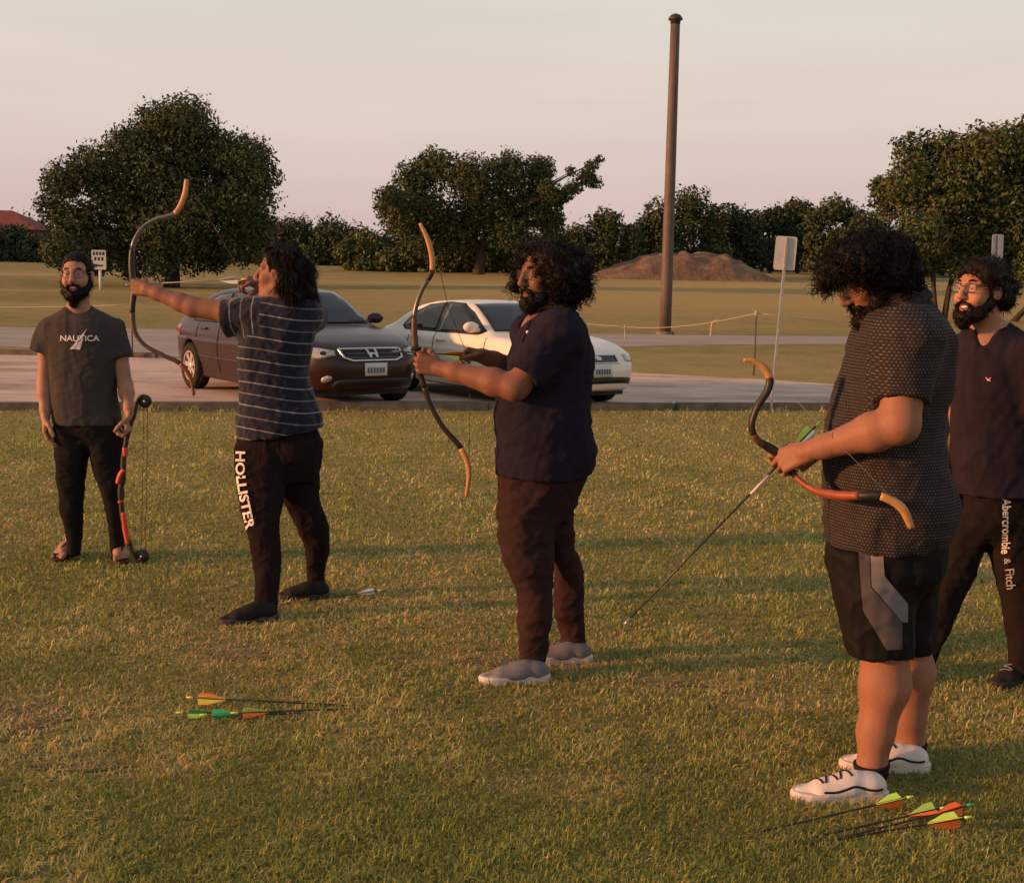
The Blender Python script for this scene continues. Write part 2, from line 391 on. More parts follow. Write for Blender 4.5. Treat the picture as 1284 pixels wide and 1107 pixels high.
# ================================================================ THE SETTING
def terrain(x, y):
    t = np.maximum(np.asarray(y, float) - 42, 0)
    z = 0.033 * t * t / (t + 10)
    z = np.where(z > 4.2, 4.2 + (z - 4.2) * 0.15, z)
    return z
def nz(px, Y): return float(terrain(0, Y))
gx = np.concatenate([np.linspace(-600, -60, 24), np.linspace(-56, 56, 57), np.linspace(60, 600, 24)])
gy = np.concatenate([np.linspace(-60, 0, 10), np.linspace(1, 60, 60), np.linspace(63, 200, 46), np.linspace(220, 1500, 20)])
XX, YY = np.meshgrid(gx, gy, indexing='ij'); ZZ = terrain(XX, YY)
far = np.clip((YY - 46) / 30, 0, 1); ZZ = ZZ + far * 0.12 * np.sin(XX * 0.13 + 1.0) * np.sin(YY * 0.17)
gv = np.stack([XX, YY, ZZ], -1).reshape(-1, 3); ny_ = len(gy)
ii, jj = np.meshgrid(np.arange(len(gx) - 1), np.arange(ny_ - 1), indexing='ij'); b0 = (ii * ny_ + jj).ravel()
gf = np.stack([b0, b0 + ny_, b0 + ny_ + 1, b0 + 1], 1)
def ground_material():
    m = bpy.data.materials.new('lawn_ground'); m.use_nodes = True; t = m.node_tree; b = t.nodes['Principled BSDF']
    b.inputs['Roughness'].default_value = 0.95; b.inputs['Specular IOR Level'].default_value = 0.1
    tcn = t.nodes.new('ShaderNodeTexCoord')
    def noise(scale, st=(1, 1, 1), det=6, rough=0.6):
        mp = t.nodes.new('ShaderNodeMapping'); mp.inputs['Scale'].default_value = st; t.links.new(tcn.outputs['Object'], mp.inputs[0])
        n = t.nodes.new('ShaderNodeTexNoise'); n.inputs['Scale'].default_value = scale; n.inputs['Detail'].default_value = det; n.inputs['Roughness'].default_value = rough
        t.links.new(mp.outputs[0], n.inputs['Vector']); return n.outputs['Fac']
    def mixc(fac, lo, hi, a, bb):
        mr = t.nodes.new('ShaderNodeMapRange'); mr.inputs[1].default_value = lo; mr.inputs[2].default_value = hi; t.links.new(fac, mr.inputs[0])
        x = t.nodes.new('ShaderNodeMix'); x.data_type = 'RGBA'; t.links.new(mr.outputs[0], x.inputs[0])
        for inp, val in ((x.inputs[6], a), (x.inputs[7], bb)):
            if isinstance(val, tuple): inp.default_value = (*val, 1)
            else: t.links.new(val, inp)
        return x.outputs[2]
    c = mixc(noise(1.3, (1, 0.5, 1)), 0.36, 0.62, (0.300, 0.285, 0.085), (0.520, 0.395, 0.150))       # green to dry patches
    c = mixc(noise(0.028, (0.35, 2.4, 1), 4, 0.55), 0.50, 0.68, c, (0.74, 0.53, 0.22))             # broad mown, sun-dried bands
    c = mixc(noise(0.05, (0.3, 2.2, 1), 3), 0.54, 0.72, c, (0.34, 0.25, 0.105))                     # bare bands
    dn = t.nodes.new('ShaderNodeVectorMath'); dn.operation = 'DISTANCE'; mp = t.nodes.new('ShaderNodeMapping'); mp.inputs['Scale'].default_value = (1.0, 0.8, 0.0)
    t.links.new(tcn.outputs['Object'], mp.inputs[0]); t.links.new(mp.outputs[0], dn.inputs[0]); dn.inputs[1].default_value = (16, 70, 0)
    ad = t.nodes.new('ShaderNodeMath'); ad.operation = 'MULTIPLY_ADD'; t.links.new(noise(0.05, (0.5, 2.0, 1), 5), ad.inputs[0]); ad.inputs[1].default_value = -40.0; t.links.new(dn.outputs['Value'], ad.inputs[2])
    c = mixc(ad.outputs[0], 20.0, -8.0, c, (0.72, 0.49, 0.19))                                        # field dried to straw on the right
    c = mixc(noise(22, (1, 1, 1), 4, 0.7), 0.25, 0.85, (0.12, 0.105, 0.042), c)
    t.links.new(c, b.inputs['Base Color'])
    bp = t.nodes.new('ShaderNodeBump'); bp.inputs['Strength'].default_value = 0.7; bp.inputs['Distance'].default_value = 0.05
    t.links.new(noise(14, (1, 1, 1), 8, 0.7), bp.inputs['Height']); t.links.new(bp.outputs[0], b.inputs['Normal'])
    return m
ground = mk('ground', gv, gf, ground_material()); tag(ground, 'mown park lawn, green with dry straw patches', 'lawn', kind='structure')
def sheet(name, pts, z, m, label, cat):
    v2, f = patch2d(pts, 2.0); v = np.column_stack([v2, np.full(len(v2), z)]); v, f = fix_winding(v, f, np.array([0, 0, 1.0]))
    o = mk(name, v, f, m, smooth=False); tag(o, label, cat, kind='structure'); return o
KA, KB = G(0, 514)[:2], G(1050, 514)[:2]
def kerb_at(x): return KA[1] + (KB[1] - KA[1]) * (x - KA[0]) / (KB[0] - KA[0])
concrete = two_tone('lot_concrete', (0.66, 0.50, 0.39), (0.50, 0.375, 0.30), 1.6, 0.35, 0.65, 0.9, 0.5, 60, (0.34, 0.255, 0.205), 0.5, (1, 2.2, 1))
asphalt = two_tone('road_asphalt', (0.36, 0.305, 0.26), (0.28, 0.238, 0.205), 1.2, 0.35, 0.65, 0.9, 0.2, 120, (0.38, 0.33, 0.295), 0.3, (1, 2, 1))
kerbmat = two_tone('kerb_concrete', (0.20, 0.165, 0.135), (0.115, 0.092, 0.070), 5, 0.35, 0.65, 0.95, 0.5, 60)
lot = [(-34, kerb_at(-34) + 0.1), (26, kerb_at(26) + 0.1), (26, 19.6), (13, 18.9), (8.5, 19.0), (6.6, 19.8), (5.2, 20.6), (4.4, 21.3), (2.6, 22.2), (-0.5, 23.4), (-3.4, 24.0), (-7.0, 24.1), (-10.5, 24.4), (-16, 25.5), (-34, 28)]
sheet('parking_lot', lot, 0.012, concrete, 'pale concrete parking lot behind the lawn', 'parking lot')
road = [(-60, 40), (-20, 30.5), (-11, 27.2), (-8.6, 25.6), (-6.6, 24.6), (-3.0, 26.0), (1.0, 30.5), (4.5, 33.2), (9, 35.4), (20, 38.5), (60, 44), (60, 50), (20, 43.5), (5.5, 40.2), (-4, 38.2), (-15, 37.0), (-60, 48)]
sheet('road', road, 0.006, asphalt, 'grey park road beyond the parking lot', 'road')
def curb_run(pts, w_, h_):
    parts = []
    for (x0, y0), (x1, y1) in zip(pts[:-1], pts[1:]):
        L = math.hypot(x1 - x0, y1 - y0); n = max(1, int(L / 2.4)); a = math.atan2(y1 - y0, x1 - x0)
        R = [[math.cos(a), -math.sin(a), 0], [math.sin(a), math.cos(a), 0], [0, 0, 1]]
        for i in range(n):
            t = (i + .5) / n; hh = h_ * random.uniform(0.86, 1.06)
            parts.append((x0 + (x1 - x0) * t, y0 + (y1 - y0) * t, hh, L / n - 0.018, R))
    return parts
def kerb(name, pts, w_, h_, label):
    rt = empty(name, (0, 0, 0)); tag(rt, label, 'kerb', kind='structure'); first = True
    for x, y, hh, L, R in curb_run(pts, w_, h_):
        v, f = box((0, 0, 0), (L, w_, hh + 0.1)); bm = bmesh.new()
        vv = [bm.verts.new(p) for p in v]
        for q in f: bm.faces.new([vv[i] for i in q])
        bmesh.ops.bevel(bm, geom=list(bm.edges), offset=0.018, segments=2, affect='EDGES')
        bm.normal_update(); v2 = np.array([tuple(p.co) for p in bm.verts]); bm.verts.index_update(); f2 = [tuple(q.index for q in fc.verts) for fc in bm.faces]; bm.free()
        v2 = v2 @ np.array(R).T + np.array([x + random.uniform(-.01, .01), y + random.uniform(-.015, .015), hh / 2 - 0.05])
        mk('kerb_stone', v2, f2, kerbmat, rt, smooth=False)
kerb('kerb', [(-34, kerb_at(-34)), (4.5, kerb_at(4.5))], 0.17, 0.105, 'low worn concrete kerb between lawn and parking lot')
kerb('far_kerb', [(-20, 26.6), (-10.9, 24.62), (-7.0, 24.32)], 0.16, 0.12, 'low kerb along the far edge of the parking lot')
soilm = two_tone('bare_soil', (0.20, 0.145, 0.075), (0.13, 0.095, 0.048), 9, 0.35, 0.65, 1.0, 0.8, 60)
for i, (sx_, sy_, a_, b2) in enumerate(((15, 900, .20, .20), (105, 962, .17, .05), (300, 822, .15, .08), (620, 830, .20, .06), (845, 858, .14, .05))):
    g_ = G(sx_, sy_); rr = random.Random(i); ol = [(g_[0] + a_ * math.cos(t) * rr.uniform(.5, 1.35), g_[1] + b2 * math.sin(t) * rr.uniform(.5, 1.35)) for t in np.linspace(0, 6.283, 19)[:-1]]
    v2, f2 = patch2d(ol, .09); v, f2 = fix_winding(np.column_stack([v2, np.full(len(v2), .004)]), f2, np.array([0, 0, 1.0])); o = mk('bare_soil', v, f2, soilm, smooth=False); tag(o, 'worn patch of bare brown soil in the lawn', 'soil', kind='structure')
# ---- dirt mound
def mound():
    Y0 = 118; pts = []; n1, n2 = 90, 40
    c = P(852, 345, Y0); zb = float(terrain(0, Y0))
    for i in range(n1):
        for j in range(n2):
            u = i / (n1 - 1) * 2 - 1; v_ = j / (n2 - 1) * 2 - 1
            prof = np.interp(u, [-1, -0.78, -0.35, 0.0, 0.45, 0.72, 1.0], [0, 0.32, 0.85, 1.0, 0.92, 0.5, 0]); pv = max(0, 1 - abs(v_) ** 2.2)
            pts.append((c[0] + u * 9.2, Y0 + v_ * 6.5, prof * pv * 2.55))
    v = np.array(pts); nn = wave_noise(v, 0.35, 3, 4); v[:, 2] = v[:, 2] * (1 + 0.16 * nn) + zb - 0.12 + 0.033 * (v[:, 1] - Y0)
    f = [(i * n2 + j, (i + 1) * n2 + j, (i + 1) * n2 + j + 1, i * n2 + j + 1) for i in range(n1 - 1) for j in range(n2 - 1)]
    m = two_tone('red_soil', (0.175, 0.108, 0.070), (0.115, 0.072, 0.048), 0.8, 0.35, 0.65, 1.0, 0.9, 3, (0.23, 0.15, 0.085), 0.5, bdist=0.15)
    o = mk('dirt_mound', v, f, m); tag(o, 'low heap of reddish brown soil beyond the field', 'mound')
mound()
# ---- trees
def leaf_mat(name, c):
    m = mat(name, c, rough=0.75, spec=0.15, attr='tint'); return m
leafm = leaf_mat('foliage', (0.05, 0.06, 0.02))
barkm = mat('bark', (0.055, 0.042, 0.032), 0.95, 0.1, 0.35, 3, 0.8, 12)
def leaves(blobs, n, size, col, seed):
    """blobs (k,4): centre, radius -> small bent leaf sprays through the volume"""
    r = np.random.default_rng(seed); B = np.array(blobs); wgt = B[:, 3] ** 2; wgt /= wgt.sum()
    bi = r.choice(len(B), n, p=wgt); d = r.normal(size=(n, 3)); d /= np.linalg.norm(d, axis=1)[:, None]
    rad = r.random(n) ** 0.42 * 1.02
    lump = 1 + 0.30 * wave_noise(B[bi, :3] + d * B[bi, 3][:, None], 1.1 / max(size * 5, .5), seed + 2, 2)
    c = B[bi, :3] + d * (B[bi, 3] * rad * lump)[:, None] * np.array([1, 1, 0.88])
    cl = wave_noise(c, 0.62 / max(size * 4, .6), seed + 9, 2); keep = cl > -0.52
    c = c[keep]; d = d[keep]; n = len(c)
    nrm = d * 0.55 + r.normal(size=(n, 3)) * 0.75 + np.array([0, 0, 0.35]); nrm /= np.linalg.norm(nrm, axis=1)[:, None]
    t = np.cross(nrm, r.normal(size=(n, 3))); t /= np.linalg.norm(t, axis=1)[:, None]; b = np.cross(nrm, t)
    s = size * r.uniform(0.55, 1.25, n)[:, None]
    v = np.stack([c - t * s, c - b * s * 0.5 + nrm * s * 0.12, c + t * s, c + b * s * 0.5 + nrm * s * 0.12], 1).reshape(-1, 3)
    f = np.arange(n * 4).reshape(n, 4)
    var = 1 + 0.30 * cl[keep] + r.normal(size=n) * 0.16
    tint = np.array(col)[None] * np.clip(var, 0.4, 1.8)[:, None] * (1 + r.normal(size=(n, 3)) * 0.05)
    brown = r.random(n) < 0.03; tint[brown] = np.array([0.085, 0.06, 0.027])
    return v, f, np.repeat(tint, 4, 0).astype(np.float32)
def tree(name, label, Y, circles, base_px, n, size, col, seed, trunk_r=0.3, spread=0.55, group=None, stems=((0, 0),), fork=0.35, cat='tree'):
    r = np.random.default_rng(seed); blobs = []
    cw = (max(c[0] + c[2] for c in circles) - min(c[0] - c[2] for c in circles)) / FPX * Y
    for (x, y, rad) in circles:
        R_ = rad / FPX * Y; dy = r.uniform(-1, 1) * max(0, cw * spread * 0.5 - R_)
        p = P(x, y, Y + dy); blobs.append((*p, R_))
        if R_ > 1.2:
            q = P(x + r.uniform(-.3, .3) * rad, y + r.uniform(-.2, .2) * rad, Y - dy * 0.8 + r.uniform(-1, 1)); blobs.append((*q, R_ * 0.85))
    gz = float(terrain(0, Y)); bx = P(base_px, 345, Y)[0]
    rt = empty(name, (bx, Y, gz)); tag(rt, label, cat, group)
    B = np.array(blobs); cz = B[:, 2].mean(); parts = []
    for (ox, oy) in stems:
        b0_ = np.array([bx + ox, Y + oy, gz - 0.15]); fk = np.array([bx + ox * 1.8 + r.normal() * .2, Y + oy * 1.5, gz + (cz - gz) * fork])
        parts.append(sweep(spline([b0_, (b0_ + fk) / 2 + r.normal(size=3) * 0.08, fk], 5), [trunk_r * 1.35, trunk_r * 1.05, trunk_r * 0.9], sides=9))
        for bl in B[np.concatenate([np.argsort(B[:, 3])[:3], r.permutation(len(B))[:14]])]:
            md = fk + (bl[:3] - fk) * 0.5 + np.array([0, 0, 0.08 * np.linalg.norm(bl[:3] - fk)]) + r.normal(size=3) * 0.15
            parts.append(sweep(spline([fk, md, bl[:3]], 5), [trunk_r * 0.55, trunk_r * 0.28, trunk_r * 0.06], sides=6))
    v, f = merge(parts); mk('trunk', v, f, barkm, rt)
    v, f, tint = leaves(blobs, n, size, col, seed); mk('crown', v, f, leafm, rt, smooth=False, colors={'tint': tint})
    return rt
OAK = (0.055, 0.072, 0.030); DK = (0.046, 0.063, 0.033); LG = (0.070, 0.090, 0.034); BANK = (0.092, 0.116, 0.042)
tree('oak_tree', 'large broad oak standing alone in the field at left', 80,
     [(232, 152, 38), (195, 160, 34), (160, 188, 34), (118, 208, 34), (82, 226, 28), (62, 258, 20), (95, 285, 38), (150, 245, 48), (205, 215, 50), (265, 195, 42), (308, 200, 34), (333, 222, 20),
      (300, 250, 45), (250, 262, 50), (190, 285, 50), (130, 308, 36), (80, 315, 28), (240, 312, 38), (300, 302, 36), (325, 282, 22), (200, 335, 20), (165, 335, 20), (118, 330, 20), (270, 328, 18)],
     215, 110000, 0.135, OAK, 21, 0.42, stems=((0, 0),))
tree('oak_tree', 'wide dark oak in the middle with one branch reaching out right', 118,
     [(547, 212, 28), (517, 224, 26), (490, 248, 20), (480, 262, 13), (530, 262, 40), (590, 222, 34), (640, 214, 28), (675, 214, 22), (610, 262, 42), (660, 252, 36), (690, 240, 16), (716, 234, 9),
      (742, 208, 10), (745, 228, 11), (728, 226, 9), (716, 215, 8), (690, 278, 22), (700, 258, 9), (500, 275, 26), (640, 292, 30), (570, 288, 35), (530, 300, 26), (752, 200, 6), (702, 250, 11), (711, 244, 10), (722, 237, 9), (733, 222, 9), (738, 217, 9)],
     600, 62000, 0.185, OAK, 22, 0.45)
tree('elm_tree', 'tall leafy tree with twin stems behind the man at right edge', 54,
     [(1150, 192, 30), (1190, 190, 30), (1240, 190, 38), (1295, 185, 42), (1140, 232, 34), (1190, 242, 44), (1250, 248, 50), (1305, 245, 50), (1117, 252, 28), (1165, 285, 36), (1220, 295, 38), (1275, 300, 40),
      (1150, 308, 20), (1187, 322, 18), (1345, 230, 50), (1350, 285, 45), (1105, 235, 16), (1240, 332, 24), (1295, 335, 27), (1150, 332, 20), (1208, 336, 20), (1268, 345, 24), (1330, 340, 30)],
     1183, 85000, 0.115, LG, 23, 0.11, stems=((-0.12, 0), (0.16, 0.1), (3.6, 1.5)), fork=0.5)
def clump(x, top, hw, bot=342):
    h = (bot - top); c = [(x, top + hw * .55, hw * .55)]
    r = random.Random(int(x * 7 + top)); y = top + hw * 0.8
    while y < bot - 4:
        for s_ in (-1, 0, 1): c.append((x + s_ * hw * .62 + r.uniform(-.15, .15) * hw, min(y + r.uniform(-.2, .2) * hw, bot - hw * .3), hw * r.uniform(.38, .52)))
        y += hw * .5
    return c
def woodland():
    bl = []; r = np.random.default_rng(77)
    for x in np.arange(-120, 122, 2.2):
        Yw = 162 + r.uniform(-3, 3); gz_ = float(terrain(0, Yw)); top = r.uniform(3.4, 6.2)
        bl.append((x * 1.15, Yw, gz_ + top * .5, top * .62)); bl.append((x * 1.15 + r.uniform(-1, 1), Yw + 1, gz_ + .8, 1.7))
    v, f, tint = leaves(bl, 90000, 0.30, DK, 78); o = mk('far_woodland', v, f, leafm, smooth=False, colors={'tint': tint}); tag(o, 'dense dark undergrowth closing the far side of the field', 'woodland', kind='stuff')
woodland()
GRP = 'trees of the far treeline'
for i, (x, top, hw, Y, col, lab) in enumerate([
    (-45, 276, 48, 138, DK, 'dark bushy tree in the treeline, cut by the left edge'), (14, 279, 40, 140, DK, 'dark bushy tree in front of the red roof'),
    (372, 268, 36, 145, DK, 'dark round tree just right of the lone oak'), (420, 275, 38, 143, DK, 'dark round tree midway between the two big oaks'),
    (462, 286, 30, 128, BANK, 'paler bushy tree at the left foot of the middle oak'), (520, 292, 36, 126, BANK, 'low bushy tree under the left half of the middle oak'),
    (580, 296, 36, 125, BANK, 'low bushy tree under the centre of the middle oak'), (640, 298, 34, 126, BANK, 'low bushy tree under the right half of the middle oak'),
    (700, 284, 32, 140, DK, 'dark tree behind the big-haired archer, right of the middle oak'), (760, 258, 36, 138, OAK, 'round tree left of the tall pole, above the dirt mound'),
    (812, 268, 26, 145, DK, 'dark tree directly behind the tall pole'), (868, 230, 42, 142, OAK, 'tallest treeline tree just right of the tall pole'),
    (920, 254, 34, 146, DK, 'dark tree in the treeline left of the near grey sign'), (965, 258, 30, 150, DK, 'dark tree in the treeline above the near grey sign'),
    (1000, 246, 28, 150, OAK, 'rounded treeline tree just right of the near grey sign'), (1045, 243, 32, 140, OAK, 'treeline tree above the head of the curly-haired archer'),
    (1085, 262, 30, 132, DK, 'dark tree left behind the twin-stem tree'), (1140, 280, 42, 145, DK, 'dark tree low behind the twin stems'),
    (1225, 276, 48, 145, DK, 'dark tree low behind the head of the man at right'), (1305, 276, 48, 145, DK, 'dark treeline tree cut by the right edge')]):
    tree('treeline_tree', lab, Y, clump(x, top, hw * 1.18), x, 10500, 0.24, col, 40 + i, 0.2, 0.5, GRP)
# ---- tall pole
c = P(834, 418, 40.5); pole = empty('light_pole', (c[0], 40.5, 0)); tag(pole, 'tall bare brown pole with small dark cap beside the road', 'pole')
v, f = lathe([(0.19, -0.1), (0.188, 1.5), (0.172, 5.0), (0.158, 8.0), (0.150, 9.80)], c=(c[0], 40.5, 0)); mk('shaft', v, f, mat('pole_paint', (0.105, 0.080, 0.070), 0.6, 0.3, 0.2, 3, 0.15, 30), pole)
v, f = lathe([(0.158, 9.78), (0.158, 9.88), (0.225, 9.91), (0.225, 9.96), (0.16, 10.05), (0.05, 10.10), (0.01, 10.11)], c=(c[0], 40.5, 0)); mk('cap', v, f, mat('pole_cap', (0.03, 0.028, 0.03), 0.5, 0.4), pole)
v, f = lathe([(0.30, -0.05), (0.30, 0.05), (0.26, 0.09)], c=(c[0], 40.5, 0)); mk('base_plate', v, f, kerbmat, pole)
# ---- signs
galv = mat('galvanised_steel', (0.34, 0.335, 0.33), 0.5, 0.5, 0.15, 12, 0.1, 50, metal=0.4)
signback = mat('sign_back', (0.42, 0.42, 0.42), 0.45, 0.5, 0.1, 9, metal=0.35)
def rounded_plate(w_, h_, th, r_):
    pts = []
    for cx_, cz_, a0 in ((w_ / 2 - r_, h_ / 2 - r_, 0), (-w_ / 2 + r_, h_ / 2 - r_, 90), (-w_ / 2 + r_, -h_ / 2 + r_, 180), (w_ / 2 - r_, -h_ / 2 + r_, 270)):
        for k in range(5): a = math.radians(a0 + 22.5 * k); pts.append((cx_ + r_ * math.cos(a), cz_ + r_ * math.sin(a)))
    n = len(pts); v = [(x, -th / 2, z) for x, z in pts] + [(x, th / 2, z) for x, z in pts]
    f = [tuple(range(n)), tuple(range(2 * n - 1, n - 1, -1))] + [(i, i + n, (i + 1) % n + n, (i + 1) % n) for i in range(n)]
    return np.array(v), f
def rot(v, ax, a): return np.asarray(v) @ np.array(Matrix.Rotation(a, 3, ax)).T
def parking_sign(base, Y, top, wpx, hpx, yaw, label):
    b = P(base[0], base[1], Y); b[2] = 0.0; t = P(top[0], top[1], Y)
    rt = empty('parking_sign', b); tag(rt, label, 'sign', 'grey sign backs beside the parking lot')
    d = unit(t - b); v, f = sweep([b - d * 0.05, b + (t - b) * .5, t], 0.016, 0.028, np.array([0, 1.0, 0]), 4, power=6); mk('post', v, f, galv, rt, smooth=False)
    v, f = rounded_plate(wpx, hpx, 0.004, 0.03); v = rot(v, 'Y', math.atan2(d[0], d[2])); v = rot(v, 'Z', yaw)
    ctr = t - d * (hpx / 2 - 0.015) + np.array([0, 0.022, 0]); mk('panel', v + ctr, f, signback, rt, smooth=False)
    for s_ in (-0.16, 0.16):
        v, f = lathe([(0.012, -0.01), (0.012, 0.004), (0.006, 0.008)], axis=(0, -1, 0), c=ctr + d * s_ + np.array([0, -0.045, 0]), sides=8); mk('bolt', v, f, galv, rt)
parking_sign((966.5, 513), 16.05, (987, 298), 0.27, 0.43, math.radians(-12), 'grey back of a small sign on a leaning steel post by the kerb')
parking_sign((1244, 500), 21.0, (1252, 295), 0.27, 0.46, math.radians(28), 'grey back of a small sign peeking out above the head at the right edge')
Y = 71; c = P(126, 357, Y); gz = float(terrain(0, Y)); sgn = empty('road_sign', (c[0], Y, gz)); tag(sgn, 'small white rectangular road sign on a pale post beside the oak', 'sign')
wt = mat('sign_white', (0.50, 0.50, 0.47), 0.6, 0.3); bk = mat('sign_black', (0.02, 0.02, 0.02), 0.6)
v, f = sweep([(c[0], Y, gz - .1), (c[0], Y, P(126, 336, Y)[2])], 0.09, 0.05, np.array([0, 1.0, 0]), 8); mk('post', v, f, wt, sgn)
ctr = P(124.5, 326, Y) + np.array([0, -0.08, 0]); v, f = rounded_plate(0.82, 1.10, 0.03, 0.06); mk('panel', v + ctr, f, wt, sgn, smooth=False)
parts = []
for rz_, cols in ((0.36, (-.27, -.09, .09, .27)), (0.06, (-.2, 0.0, .2))):
    for cx_ in cols: parts.append(box(ctr + np.array([cx_, -0.02, rz_]), (0.11, 0.008, 0.20)))
parts.append(box(ctr + np.array([-0.05, -0.02, -0.32]), (0.56, 0.008, 0.09))); parts.append(box(ctr + np.array([-0.2, -0.0205, -0.32]), (0.2, 0.008, 0.17)))
for v, f in parts: mk('letter', v, f, bk, sgn, smooth=False)
# ---- rope barrier
ropem = mat('rope', (0.34, 0.30, 0.23), 0.8, 0.2); stakem = mat('stake_green', (0.060, 0.062, 0.045), 0.7, 0.3, 0.2, 10)
def stake(px, ptop, pbot, label, hook=False, m=None):
    b = G(px, pbot); Yb = b[1]; t = P(px + (pbot - ptop) * 0.045, ptop, Yb)
    rt = empty('fence_stake', b); tag(rt, label, 'stake', 'stakes of the rope barrier')
    H = t[2]; v, f = sweep([(b[0], Yb, -0.1), (b[0] + .004, Yb, H * .5), (b[0], Yb, H)], 0.013, 0.022, np.array([0, 1.0, 0]), 6); mk('shaft', v, f, m or stakem, rt)
    v, f = lathe([(0.024, H - 0.02), (0.03, H + 0.02), (0.024, H + 0.07), (0.008, H + 0.085)], c=(b[0], Yb, 0), sides=10); mk('cap', v, f, ropem, rt)
    return np.array([b[0], Yb, H + 0.03])
s1 = stake(945, 395, 471, 'tall dark rope stake in the grass left of the leaning grey sign')
s2 = stake(783, 411, 432, 'short stake with pale cap right of the white car', m=galv)
s3 = stake(166, 384, 449, 'thin dark rope stake between the bearded man and the first bow', m=stakem)
s4 = np.array([11.5, 22.5, 0.75]); s5 = np.array([-0.8, 38.6, 0.66]); s6 = np.array([-16.5, 29.0, 0.9])
v, f = lathe([(0.02, -0.1), (0.02, s4[2])], c=(s4[0], s4[1], 0), sides=8); o = mk('fence_stake', v, f, stakem); tag(o, 'rope stake hidden behind the curly-haired archer', 'stake', 'stakes of the rope barrier')
def rope(a, b, sag, label):
    p = [a + (b - a) * t + np.array([0, 0, -sag * 4 * t * (1 - t)]) for t in np.linspace(0, 1, 17)]
    v, f = sweep(p, 0.009, sides=6); o = mk('rope', v, f, ropem); tag(o, label, 'rope', 'ropes of the barrier')
rope(s2, s1, 0.12, 'pale rope rising from the short stake to the tall stake'); rope(s1, s4, 0.06, 'pale rope running right from the tall stake'); rope(s5, s2, 0.05, 'pale rope running left from the short stake behind the navy archer')
rope(s6, s3, 0.10, 'thin pale rope behind the bearded man in grey')
# hooked pipes by the road
def hook_pipe(px, py, label):
    b = G(px, py); H = 0.50; p = [b + np.array([0, 0, -0.05]), b + np.array([0.02, 0, H * .6]), b + np.array([0.06, 0, H * .9]), b + np.array([0.16, 0, H]), b + np.array([0.27, 0, H * .98])]
    v, f = sweep(spline(p, 5), 0.035, sides=8); o = mk('pipe_bollard', v, f, mat('pale_pipe', (0.36, 0.31, 0.24), 0.7, 0.3)); tag(o, label, 'pipe')
hook_pipe(891, 422, 'short pale pipe bent over at the top beside the road')
# ---- far house with red roof
Y = 152; c = P(6, 300, Y); gz = float(terrain(0, Y)); hs = empty('house', (c[0], Y, gz)); tag(hs, 'distant house with red hipped roof at the left edge', 'house')
ze, za = P(0, 289, Y)[2], P(12, 264, Y)[2]; hw, hd = 5.6, 4.6
v, f = bbox3(c[0] - 5.0, c[0] + 5.0, Y - 4, Y + 4, gz - .2, ze - 0.02); mk('wall', v, f, mat('house_brick', (0.22, 0.12, 0.085), 0.9, 0.2, 0.2, 2), hs, smooth=False)
v = [(c[0] - hw, Y - hd, ze), (c[0] + hw, Y - hd, ze), (c[0] + hw, Y + hd, ze), (c[0] - hw, Y + hd, ze), (c[0] - 1.0, Y, za), (c[0] + 1.0, Y, za)]
mk('roof', v, [(0, 1, 5, 4), (1, 2, 5), (2, 3, 4, 5), (3, 0, 4), (3, 2, 1, 0)], mat('red_roof', (0.185, 0.052, 0.042), 0.8, 0.2, 0.2, 1.5, 0.3, 8), hs, smooth=False)
for wx in (-3, 0, 3):
    v, f = box((c[0] + wx, Y - 4.0, gz + 2), (1.1, 0.08, 1.4)); wnd = mk('window', v, f, mat('white_trim', (0.6, 0.58, 0.55), 0.6), hs, smooth=False)
    v, f = box((c[0] + wx, Y - 4.05, gz + 2), (0.9, 0.04, 1.2)); mk('pane', v, f, mat('dark_glass', (0.02, 0.022, 0.026), 0.08, 0.6), wnd, smooth=False)
